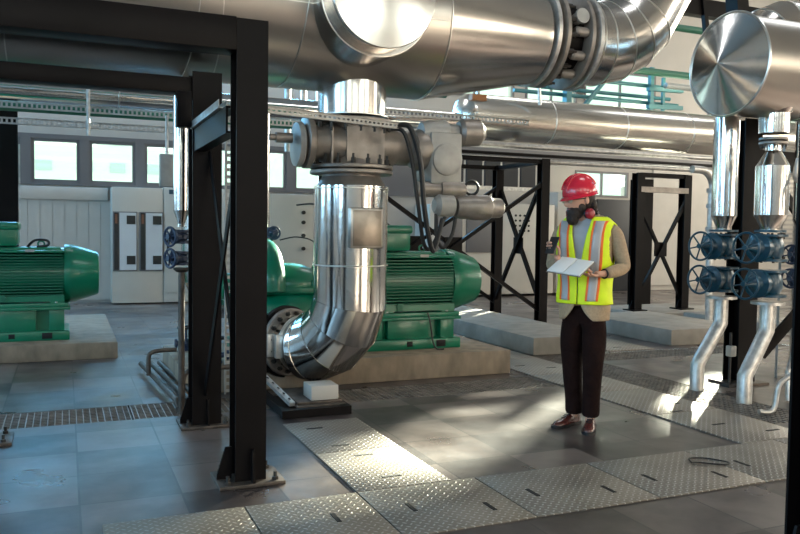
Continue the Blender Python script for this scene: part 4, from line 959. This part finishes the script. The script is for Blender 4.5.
# ================================================================== CABINETS
t = thing('control_cabinet', 'pale control cabinet with two tall framed bluish doors on the back wall', 'cabinet', (1.2, 15.1, 0))
obj('body', box(B(), 0.765, 14.85, 0.02, 1.645, BW-0.01, 2.10, bev=0.008), 'cabinet', t)
for k, x in enumerate((0.785, 1.235)):
    dr = obj('door', box(B(), x, 14.82, 0.60, x+0.41, 14.85, 1.665, bev=0.004), 'winframe', t)
    obj('lamp_strip', box(B(), x+0.02, 14.812, 0.62, x+0.095, 14.822, 1.645), 'screen', dr)
    obj('indicator', box(B(), x+0.035, 14.805, 1.45, x+0.075, 14.813, 1.62), 'orange', dr)
    obj('door_panel', box(B(), x+0.11, 14.812, 0.62, x+0.395, 14.822, 1.645), 'cabinet_door', dr)
    for z in (1.44, 0.72): obj('vent_grille', box(B(), x+0.23, 14.802, z, x+0.38, 14.812, z+0.155), 'screen', dr)
t = thing('control_cabinet', 'tall plain cream cabinet with a black handle right of the framed doors', 'cabinet', (2.4, 15.1, 0))
obj('body', box(B(), 1.655, 14.85, 0.02, 3.4, BW-0.01, 2.12, bev=0.008), 'cabinet', t)
obj('door', box(B(), 1.67, 14.83, 0.2, 2.55, 14.85, 2.08, bev=0.004), 'cabinet', t); obj('handle', box(B(), 1.71, 14.805, 1.0, 1.75, 14.83, 1.2), 'black', t)
obj('door', box(B(), 2.56, 14.83, 0.2, 3.38, 14.85, 2.08, bev=0.004), 'cabinet', t); obj('blue_sign', box(B(), 1.75, 14.82, 2.0, 1.93, 14.83, 2.08), 'blue', t)
t = thing('control_cabinet', 'cream cabinet with dark knobs seen between the nearest column and the drop pipe', 'cabinet', (3.0, 11, 0))
obj('body', box(B(), 2.72, 11.6, 0.001, 3.5, 12.2, 1.92, bev=0.008), 'cabinet', t); obj('handle', box(B(), 2.84, 11.57, 1.1, 2.87, 11.6, 1.25), 'black', t)
kn = obj('knob', rev(B(), (3.35, 11.6, 1.50), (0, -1, 0), [(0, 0.03), (0.03, 0.03)], 12), 'black', t)
for z in (-0.2, -0.4, 0.15): part_copy(kn, (0, 0, z))
t = thing('control_cabinet', 'white cabinet with dark glazed doors behind the left leg of the braced frame', 'cabinet', (7.6, 14.9, 0))
obj('body', box(B(), 6.9, 14.6, 0.05, 8.55, BW-0.01, 1.95, bev=0.008), 'cabinet', t)
for x in (7.05, 7.75): obj('glazed_door', box(B(), x, 14.57, 0.95, x+0.6, 14.6, 1.72, bev=0.004), 'winframe', t)
t = thing('control_cabinet', 'white cabinet with rows of indicator lamps left of the person', 'cabinet', (9.2, 14.9, 0))
obj('body', box(B(), 8.6, 14.6, 0.05, 9.95, BW-0.01, 2.0, bev=0.008), 'cabinet', t)
kn = obj('indicator', rev(B(), (8.95, 14.6, 1.75), (0, -1, 0), [(0, 0.025), (0.02, 0.025)], 10), 'screen', t)
for i in range(4):
    for j in range(4):
        if i or j: part_copy(kn, (0.11*i, 0, -0.11*j))
obj('handle', box(B(), 9.75, 14.57, 1.0, 9.79, 14.6, 1.2), 'black', t)
t = thing('tall_cabinet', 'cream tall cabinet directly behind the person', 'cabinet', (10.6, 15, 0))
obj('body', box(B(), 10.1, 14.7, 0.05, 11.0, BW-0.01, 2.3, bev=0.01), 'cabinet', t)
t = thing('louvre_panel', 'dark louvred panel row high behind the actuator', 'panel', (7.6, 14, 2.2))
bm = B()
for i in range(5): box(bm, 6.95+0.42*i, 13.9, 2.32, 7.30+0.42*i, 13.95, 2.82)
obj('louvres', bm, 'darkpanel', t)
bm = B(); box(bm, 6.85, 13.88, 2.24, 9.1, 13.97, 2.31); obj('rail', bm, 'galv', t)
# ================================================================== THE PERSON
PB = Vector((3.42, 4.62, 0)); PR = R_(-57)
PM = Matrix.Translation(PB) @ Matrix.Rotation(PR, 4, 'Z')
t = thing('person', 'bearded person in red helmet and yellow vest looking down at a phone', 'person', tuple(PB), PR)
def pobj(name, bm, m, parent=None, ang=50, sub=0, label=None):
    """bm is in the person's own coordinates (+x their left, -y forward)"""
    bmesh.ops.transform(bm, matrix=PM, verts=bm.verts)
    o = obj(name, bm, m, parent or t, ang, label)
    if sub:
        s = o.modifiers.new('smooth', 'SUBSURF'); s.levels = sub; s.render_levels = sub
    return o
def skin_mesh(chains, sub=2):
    """chains: list of [(point, radius), ...]; first chain is the root chain; a chain may start at an existing point"""
    verts = []; rad = []; edges = []; key = {}
    for ch in chains:
        prev = None
        for p, r in ch:
            k = tuple(round(c, 4) for c in p)
            if k not in key: key[k] = len(verts); verts.append(p); rad.append(r)
            i = key[k]
            if prev is not None: edges.append((prev, i))
            prev = i
    me = bpy.data.meshes.new('tmp'); me.from_pydata(verts, edges, []); o = bpy.data.objects.new('tmp', me); C.objects.link(o)
    bpy.context.view_layer.objects.active = o
    sm = o.modifiers.new('skin', 'SKIN'); sm.use_smooth_shade = True; sm.branch_smoothing = 0.6
    if not me.skin_vertices: me.attributes  # layer is created with the modifier below
    bm = bmesh.new(); bm.from_mesh(me); lay = bm.verts.layers.skin.verify(); bm.verts.ensure_lookup_table()
    for v in bm.verts: v[lay].radius = rad[v.index] if isinstance(rad[v.index], (tuple, list)) else (rad[v.index], rad[v.index]); v[lay].use_root = (v.index == 0)
    bm.to_mesh(me); bm.free()
    ss = o.modifiers.new('sub', 'SUBSURF'); ss.levels = sub
    dg = bpy.context.evaluated_depsgraph_get(); dg.update(); ev = o.evaluated_get(dg); m2 = bpy.data.meshes.new_from_object(ev)
    out = bmesh.new(); out.from_mesh(m2); bpy.data.objects.remove(o); bpy.data.meshes.remove(m2); bpy.data.meshes.remove(me)
    return out
# joints, own coordinates
HIPL, HIPR = (0.085, 0.01, 0.90), (-0.085, 0.0, 0.90)
KL, KR = (0.085, -0.03, 0.51), (-0.085, 0.0, 0.51)
AL, AR = (0.055, 0.03, 0.10), (-0.075, 0.06, 0.10)
SHL, SHR = (0.185, 0.02, 1.43), (-0.185, 0.02, 1.43)
EL, ER = (0.265, 0.06, 1.165), (-0.25, 0.0, 1.16)
WL, WR = (0.185, -0.17, 1.125), (-0.10, -0.25, 1.215)
# head: sculpted ellipsoid, turned right of the chest and bowed
HC = Vector((-0.032, -0.075, 1.645)); HROT = Matrix.Rotation(R_(-34), 4, 'Z') @ Matrix.Rotation(R_(12), 4, 'X')
def head_fn(p):
    x, y, z = p
    if z < 0: x *= 1-0.25*min(1, -z/0.12); 
    if y < 0 and z < 0.02: y *= 1.02
    f = max(0, 1-((x/0.016)**2+((z+0.02)/0.028)**2))
    if y < 0: y -= 0.034*f
    for s in (-1, 1):
        e = max(0, 1-(((x-s*0.032)/0.018)**2+((z-0.008)/0.012)**2))
        if y < 0: y += 0.009*e
    return Vector((x, y, z))
bm = skin_mesh([[((0, 0.0, 0.93), 0.12), ((0, 0.01, 1.15), 0.12), ((0, 0.02, 1.35), 0.12), ((0, 0.01, 1.46), 0.06), ((-0.015, -0.03, 1.54), 0.055), (tuple(HC+Vector((0, 0.01, -0.06))), 0.06)],
    [((0, 0.02, 1.35), 0.12), (SHL, 0.06), (EL, 0.038), (WL, 0.024), ((0.150, -0.225, 1.125), 0.028)],
    [((0, 0.02, 1.35), 0.12), (SHR, 0.06), (ER, 0.038), (WR, 0.024), ((-0.105, -0.29, 1.245), 0.027)],
    [((0, 0.0, 0.93), 0.12), (HIPL, 0.085), (KL, 0.05), (AL, 0.035), ((0.06, -0.03, 0.05), 0.035)],
    [((0, 0.0, 0.93), 0.12), (HIPR, 0.085), (KR, 0.05), (AR, 0.035), ((-0.08, 0.02, 0.05), 0.035)]], 1)
def finger(bm, pts, r0, r1):
    ps = smooth_path(pts, 4); n = len(ps); path(bm, ps, [r0+(r1-r0)*i/(n-1) for i in range(n)], 8); ell(bm, ps[-1], (r1*1.02,)*3, 8, 6)
# left hand supports the book from beneath: fingers forward under it, thumb on top
for k, (dx_, L) in enumerate(((0.026, 0.060), (0.009, 0.072), (-0.009, 0.070), (-0.026, 0.060))):
    finger(bm, [(0.150+dx_*0.9, -0.235, 1.118), (0.140+dx_, -0.235-L*0.55, 1.118), (0.125+dx_, -0.235-L, 1.130)], 0.0095, 0.0075)
finger(bm, [(0.125, -0.215, 1.135), (0.100, -0.235, 1.158), (0.085, -0.262, 1.172)], 0.011, 0.009)
# right hand curls round the phone
for k in range(4):
    z = 1.272+0.020*k-0.01; L = (0.8, 0.95, 1.0, 0.85)[k]
    finger(bm, [(-0.125, -0.29, z-0.005), (-0.150, -0.325*1.0, z+0.006), (-0.140, -0.352, z+0.012), (-0.140+0.03*L, -0.362, z+0.013)], 0.0095, 0.0075)
finger(bm, [(-0.085, -0.285, 1.255), (-0.072, -0.318, 1.285), (-0.078, -0.338, 1.312)], 0.011, 0.009)
ell(bm, HC, (0.077, 0.098, 0.118), 32, 22, HROT, head_fn)
for s in (-1, 1): ell(bm, HC+(HROT @ Vector((s*0.078, 0.01, -0.012))), (0.010, 0.018, 0.030), 12, 10, HROT)
body = pobj('body', bm, 'skin', ang=80)
def hp(*p): return HC+(HROT @ Vector(p))
# face details
bm = B()
for s in (-1, 1): ell(bm, hp(s*0.031, -0.089, 0.010), (0.0115, 0.008, 0.007), 12, 8, HROT)
pobj('eyes', bm, mat('eye', (0.10, 0.07, 0.05), 0.2), body)
bm = B(); ell(bm, hp(0, -0.094, -0.058), (0.022, 0.008, 0.006), 12, 8, HROT); pobj('lips', bm, mat('lips', (0.35, 0.10, 0.08), 0.5), body)
def beard_fn(p):
    n = math.sin(p.x*310)*math.sin(p.z*270+1)*math.sin(p.y*290)*0.004
    return p*(1+n/0.07)
bm = B(); ell(bm, hp(0, -0.052, -0.090), (0.062, 0.062, 0.052), 32, 20, HROT, beard_fn)
ell(bm, hp(0, -0.078, -0.125), (0.045, 0.042, 0.050), 24, 16, HROT, beard_fn)
for s in (-1, 1): ell(bm, hp(s*0.054, -0.022, -0.058), (0.016, 0.028, 0.046), 20, 12, HROT, beard_fn); ell(bm, hp(s*0.016, -0.084, -0.056), (0.022, 0.012, 0.010), 12, 8, HROT)
pobj('beard', bm, 'hair')
bm = B(); ell(bm, hp(0, 0.040, -0.005), (0.084, 0.078, 0.10), 28, 18, HROT, beard_fn)
for i in range(26):
    an = R_(28+124*i/25); r = 0.080
    ell(bm, hp(r*math.cos(an), 0.015+0.080*math.sin(an)+0.01, -0.045-0.03*random.random()), (0.020, 0.020, 0.024), 10, 8, HROT)
for i in range(14):
    an = R_(35+110*i/13); ell(bm, hp(0.078*math.cos(an), 0.025+0.085*math.sin(an), -0.085-0.02*random.random()), (0.018, 0.018, 0.022), 10, 8, HROT)
pobj('hair', bm, 'hair')
# helmet
def helm_fn(p):
    if p.z < 0: p = Vector((p.x, p.y, p.z*0.22))
    return p
bm = B(); ell(bm, hp(0, 0.014, 0.036), (0.114, 0.128, 0.138), 40, 24, HROT, helm_fn)
bmr = []
hm = pobj('helmet', bm, 'helmet')
bm = B()
prof = []
c = Vector((0, 0.014, 0.028))
r0 = []; r1 = []; r2 = []
for i in range(48):
    a = 2*PI*i/48; cx, cy = math.cos(a), math.sin(a); fr = max(0, -cy)**2
    r0.append(bm.verts.new(hp(c.x+0.112*cx, c.y+0.126*cy, c.z+0.004))); r1.append(bm.verts.new(hp(c.x+(0.120)*cx, c.y+(0.134+0.030*fr)*cy, c.z-0.014-0.006*fr))); r2.append(bm.verts.new(hp(c.x+0.106*cx, c.y+(0.118+0.030*fr)*cy, c.z-0.014-0.006*fr)))
bridge(bm, r0, r1); bridge(bm, r1, r2); pobj('helmet_brim', bm, 'helmet', hm)
bm = B()
for s in (-0.034, 0, 0.034):
    pts = [hp(s, 0.014+0.129*math.cos(a), 0.036+0.139*math.sin(a)*(1 if s == 0 else 0.965)) for a in [R_(20+140*i/16) for i in range(17)]]
    path(bm, pts, 0.005, 8)
pobj('helmet_ridge', bm, 'helmet', hm)
bm = B()
for s in (-1, 1): ell(bm, hp(s*0.034, -0.092, 0.026), (0.018, 0.006, 0.005), 10, 6, HROT)
pobj('eyebrows', bm, 'hair', body)
# glasses
bm = B()
for s in (-1, 1): ell(bm, hp(s*0.036, -0.100, 0.004), (0.030, 0.006, 0.019), 20, 10, HROT)
g = pobj('safety_glasses', bm, mat('clear yellow lens', (0.55, 0.50, 0.35), 0.08, 0.0, spec=0.8))
bm = B()
for s in (-1, 1): path(bm, [hp(s*0.064, -0.095, 0.010), hp(s*0.080, -0.05, 0.006), hp(s*0.083, 0.02, -0.002)], 0.0035, 6)
path(bm, [hp(-0.064, -0.098, 0.018), hp(0, -0.106, 0.018), hp(0.064, -0.098, 0.018)], 0.003, 6)
pobj('temples', bm, 'black', g)
# ear muffs round the neck
NK = Vector((-0.01, -0.02, 1.545))
bm = B(); path(bm, [NK+Vector((0.095*math.cos(a), 0.085*math.sin(a), 0.015*math.sin(a))) for a in [R_(-10+200*i/20) for i in range(21)]], 0.008, 8)
em = pobj('ear_muff_band', bm, 'black')
for s in (-1, 1):
    d = Vector((s*1.0, -0.35, 0)); c0 = NK+Vector((s*0.060, -0.085, -0.005))
    pobj('ear_muff_cup', rev(B(), c0, d, [(0, 0.030), (0.006, 0.038), (0.022, 0.038), (0.036, 0.030), (0.040, 0.012)], 24), 'muff', em)
    pobj('ear_muff_pad', rev(B(), c0-d.normalized()*0.016, d, [(0, 0.024), (0.004, 0.034), (0.016, 0.034)], 24), 'black', em)

# clothes: torso surface as a function of angle and height (front = -y)
PROF = [(0.78, 0.165, 0.125, 0.0), (0.86, 0.168, 0.128, 0.0), (0.95, 0.168, 0.127, 0.0), (1.06, 0.165, 0.122, 0.005), (1.18, 0.172, 0.125, 0.008), (1.30, 0.188, 0.130, 0.01), (1.40, 0.196, 0.122, 0.015), (1.46, 0.180, 0.100, 0.018), (1.505, 0.135, 0.082, 0.014), (1.54, 0.080, 0.066, 0.006)]
def tors(a, z, off=0.0):
    for i in range(len(PROF)-1):
        if z <= PROF[i+1][0] or i == len(PROF)-2:
            p, q = PROF[i], PROF[i+1]; f = max(0, min(1, (z-p[0])/(q[0]-p[0]))); break
    rx, ry, cy = (p[k]+(q[k]-p[k])*f for k in (1, 2, 3))
    ca, sa = math.cos(a), math.sin(a); e = 0.80
    x = (rx+off)*math.copysign(abs(ca)**e, ca); y = (ry+off)*math.copysign(abs(sa)**e, sa)
    return Vector((x, cy+y, z))
def shell(z0, z1, off, a0=0.0, a1=2*PI, nz=24, na=72, thick=0.0, cut=None, wob=0.0):
    bm = B(); closed = abs((a1-a0)-2*PI) < 1e-6; rows = []
    for i in range(nz+1):
        z = z0+(z1-z0)*i/nz; row = []
        for j in range(na if closed else na+1):
            a = a0+(a1-a0)*j/na
            w = wob*(math.sin(a*5+z*9)*0.5+math.sin(a*9-z*14)*0.3+math.sin(a*3+z*23)*0.35)
            row.append(bm.verts.new(tors(a, z, off+w)))
        rows.append(row)
    for i in range(nz):
        m_ = len(rows[i])
        for j in range(m_ if closed else m_-1):
            k = (j+1) % m_
            if cut:
                cc = (rows[i][j].co+rows[i+1][k].co)/2
                if cut(cc): continue
            bm.faces.new((rows[i][j], rows[i][k], rows[i+1][k], rows[i+1][j]))
    loose = [v for v in bm.verts if not v.link_faces]; bmesh.ops.delete(bm, geom=loose, context='VERTS')
    return bm
def oshell(z0, z1, off, half, nz=40, na=110, cut=None, wob=0.0):
    bm = B(); rows = []
    for i in range(nz+1):
        z = z0+(z1-z0)*i/nz; h = half(z); lo, hi = 0.0, PI/2
        for _ in range(24):
            mid = (lo+hi)/2
            if abs(tors(-PI/2+mid, z, off).x) < h: lo = mid
            else: hi = mid
        row = []
        for j in range(na+1):
            a = -PI/2+lo+(2*PI-2*lo)*j/na
            w = wob*(math.sin(a*5+z*9)*0.5+math.sin(a*9-z*14)*0.3+math.sin(a*3+z*23)*0.35)
            row.append(bm.verts.new(tors(a, z, off+w)))
        rows.append(row)
    for i in range(nz):
        for j in range(na):
            if cut and cut((rows[i][j].co+rows[i+1][j+1].co)/2): continue
            bm.faces.new((rows[i][j], rows[i][j+1], rows[i+1][j+1], rows[i+1][j]))
    loose = [v for v in bm.verts if not v.link_faces]; bmesh.ops.delete(bm, geom=loose, context='VERTS')
    return bm
# shirt
pobj('shirt', shell(0.98, 1.53, -0.004), 'shirt')
# jacket: torso with open front + sleeves
def neck_v(c, top=0.105, zv=1.10): return c.y < 0 and abs(c.x+0.01) < max(0.0, (c.z-zv)/(1.47-zv))*top
jb = oshell(0.79, 1.525, 0.006, lambda z: 0.012+max(0.0, (z-1.14)/0.33)*0.055+max(0.0, 0.96-z)**2*3.2, wob=0.004)
jk = pobj('jacket', jb, 'jacket')
sd_ = jk.modifiers.new('thick', 'SOLIDIFY'); sd_.thickness = 0.008; sd_.offset = 0
sl = skin_mesh([[((0.150, 0.02, 1.445), 0.062), ((0.205, 0.025, 1.40), 0.062), ((0.235, 0.04, 1.28), 0.058), (EL, 0.053), ((0.232, -0.05, 1.142), 0.048), ((0.196, -0.148, 1.127), 0.038)]], 2)
s1 = pobj('sleeve', sl, 'jacket', jk)
sl = skin_mesh([[((-0.150, 0.02, 1.445), 0.062), ((-0.205, 0.025, 1.40), 0.062), ((-0.235, 0.02, 1.28), 0.058), (ER, 0.053), ((-0.19, -0.11, 1.17), 0.048), ((-0.115, -0.225, 1.205), 0.038)]], 2)
pobj('sleeve', sl, 'jacket', jk)
# collar of the jacket
bm = B(); path(bm, [Vector((0.075*math.cos(a), 0.012+0.065*math.sin(a), 1.525-0.02*max(0, -math.sin(a)))) for a in [R_(-35+250*i/20) for i in range(21)]], 0.018, 10); pobj('collar', bm, 'jacket', jk)
# vest
def armhole(c):
    s = abs(c.x)
    return s > 0.150 and ((c.z-1.33)/0.14)**2+((c.y-0.015)/0.085)**2 < 1.0
vb = oshell(0.905, 1.515, 0.020, lambda z: 0.004+max(0.0, (z-1.12)/0.35)*0.062, nz=60, na=140, cut=armhole, wob=0.0065)
vt = pobj('vest', vb, 'vest'); sd_ = vt.modifiers.new('thick', 'SOLIDIFY'); sd_.thickness = 0.006; sd_.offset = 1
# tapes: two vertical bands over the chest (silver with orange edges)
def band(x0, x1, z0, z1, off, front=True):
    bm = B(); rows = []; nz = 40
    sgn = -1 if front else 1
    for i in range(nz+1):
        z = z0+(z1-z0)*i/nz; row = []
        for j in range(5):
            x = x0+(x1-x0)*j/4; x += (1 if x0 > 0 else -1)*(z-1.1)*0.05*(1 if front else 0)
            # find angle whose x matches
            lo, hi = (0.0, PI)
            for _ in range(22):
                mid = (lo+hi)/2; px_ = tors(sgn*mid, z, 0.02).x
                if px_ > x: lo = mid
                else: hi = mid
            a = sgn*(lo+hi)/2; w = 0.0065*(math.sin((a % (2*PI))*5+z*9)*0.5+math.sin((a % (2*PI))*9-z*14)*0.3+math.sin((a % (2*PI))*3+z*23)*0.35)
            row.append(bm.verts.new(tors(a, z, off+w)))
        rows.append(row)
    for i in range(nz):
        for j in range(4): bm.faces.new((rows[i][j], rows[i][j+1], rows[i+1][j+1], rows[i+1][j]))
    return bm
def tape(bm, name, m):
    o = pobj(name, bm, m, vt); q = o.modifiers.new('thick', 'SOLIDIFY'); q.thickness = 0.003; q.offset = 0
for (xa, xb_) in ((0.078, 0.132), (-0.128, -0.074)):
    tape(band(xa, xb_, 0.93, 1.49, 0.0275), 'reflective_tape', 'reflective')
    tape(band(xa-0.014, xa, 0.93, 1.49, 0.0275), 'orange_trim', 'orange_trim'); tape(band(xb_, xb_+0.014, 0.93, 1.49, 0.0275), 'orange_trim', 'orange_trim')
    tape(band(xa, xb_, 0.93, 1.48, 0.0275, False), 'reflective_tape', 'reflective')
def hoop(z0, z1, off):
    return shell(z0, z1, off, nz=3, na=120, wob=0.0065)
# trousers
tr_ = skin_mesh([[((0, 0.0, 0.93), (0.135, 0.115)), ((0, 0.0, 0.86), (0.13, 0.11))],
    [((0, 0.0, 0.86), (0.13, 0.11)), ((0.08, 0.0, 0.78), 0.105), ((0.085, -0.015, 0.62), 0.096), (KL, 0.080), ((0.072, -0.005, 0.34), 0.072), ((0.062, 0.015, 0.20), 0.066), ((0.058, 0.022, 0.12), 0.070), ((0.056, 0.020, 0.075), 0.066)],
    [((0, 0.0, 0.86), (0.13, 0.11)), ((-0.08, 0.0, 0.78), 0.105), ((-0.086, -0.005, 0.62), 0.096), (KR, 0.080), ((-0.085, 0.025, 0.34), 0.072), ((-0.080, 0.045, 0.20), 0.066), ((-0.078, 0.052, 0.12), 0.070), ((-0.077, 0.050, 0.075), 0.066)]], 2)
pobj('trousers', tr_, 'trousers')
# shoes
def shoe(heel, dirn):
    d = Vector(dirn).normalized(); s = Vector((-d.y, d.x, 0)); h = Vector(heel)
    bm = B(); rows = []
    secs = [(0.0, 0.026, 0.075), (0.03, 0.036, 0.105), (0.08, 0.036, 0.105), (0.13, 0.038, 0.078), (0.18, 0.046, 0.060), (0.225, 0.045, 0.052), (0.265, 0.034, 0.042), (0.285, 0.014, 0.028)]
    for (u, w, hh) in secs:
        row = []
        for k in range(16):
            a = 2*PI*k/16; x = w*math.cos(a); z = 0.02+(hh-0.02)*max(0, math.sin(a))**0.8 if math.sin(a) >= 0 else 0.02+0.004*math.sin(a)
            row.append(bm.verts.new(h+d*u+s*x+Vector((0, 0, z))))
        rows.append(row)
    for i in range(len(rows)-1): bridge(bm, rows[i], rows[i+1])
    bm.faces.new(list(reversed(rows[0]))); bm.faces.new(rows[-1])
    sh = pobj('shoe', bm, 'shoe', sub=1)
    bm = B(); a = []; 
    outl = [(0.0-0.006, 0.02), (0.02, 0.038), (0.09, 0.036), (0.14, 0.040), (0.19, 0.050), (0.235, 0.048), (0.275, 0.035), (0.296, 0.010)]
    poly = [h+d*u+s*w for u, w in outl]+[h+d*u-s*w for u, w in reversed(outl)]
    prism(bm, [p+Vector((0, 0, 0.001)) for p in poly], (0, 0, 0.022)); pobj('sole', bm, 'sole', sh)
    bm = B()
    for i in range(4):
        c0 = h+d*(0.125+0.018*i)+Vector((0, 0, 0.088-0.008*i)); path(bm, [c0-s*0.020, c0+Vector((0, 0, 0.004)), c0+s*0.020], 0.003, 6)
    pobj('laces', bm, 'sole', sh)
shoe((0.040, 0.09, 0), (0.28, -1, 0)); shoe((-0.068, 0.125, 0), (-0.30, -1, 0))
# watch
bm = B(); torus(bm, (0.193, -0.150, 1.127), (-0.35, -1, 0), 0.030, 0.006, 24, 8); pobj('wrist_watch', bm, 'black')

# phone and notebook are things of their own
def held(name, label, cat, parts, loc):
    o = thing(name, label, cat, tuple(PM @ Vector(loc)), PR)
    for pn, bm, m in parts:
        bmesh.ops.transform(bm, matrix=PM, verts=bm.verts); obj(pn, bm, m, o)
ph = Matrix.Translation((-0.108, -0.350, 1.318)) @ Matrix.Rotation(R_(-12), 4, 'Z') @ Matrix.Rotation(R_(-32), 4, 'X')
held('mobile_phone', 'black phone held up in the right hand of the person', 'phone', [('case', box(B(), -0.034, -0.005, -0.066, 0.034, 0.005, 0.066, rot=ph, bev=0.002), 'black'), ('screen', box(B(), -0.030, 0.005, -0.062, 0.030, 0.006, 0.062, rot=ph), 'screen')], (-0.108, -0.35, 1.24))
nb = Matrix.Translation((0.020, -0.335, 1.180)) @ Matrix.Rotation(R_(-12), 4, 'Z') @ Matrix.Rotation(R_(27), 4, 'X') @ Matrix.Rotation(R_(6), 4, 'Y')
held('notebook', 'open white notebook resting on the left hand of the person', 'notebook', [('cover', box(B(), -0.130, -0.105, -0.010, 0.130, 0.105, -0.006, rot=nb), 'cast'),
    ('pages', box(B(), -0.124, -0.100, -0.006, -0.002, 0.100, 0.004, rot=nb, bev=0.002), 'paper'), ('pages', box(B(), 0.002, -0.100, -0.006, 0.124, 0.100, 0.002, rot=nb, bev=0.002), 'paper')], (0.035, -0.335, 1.15))
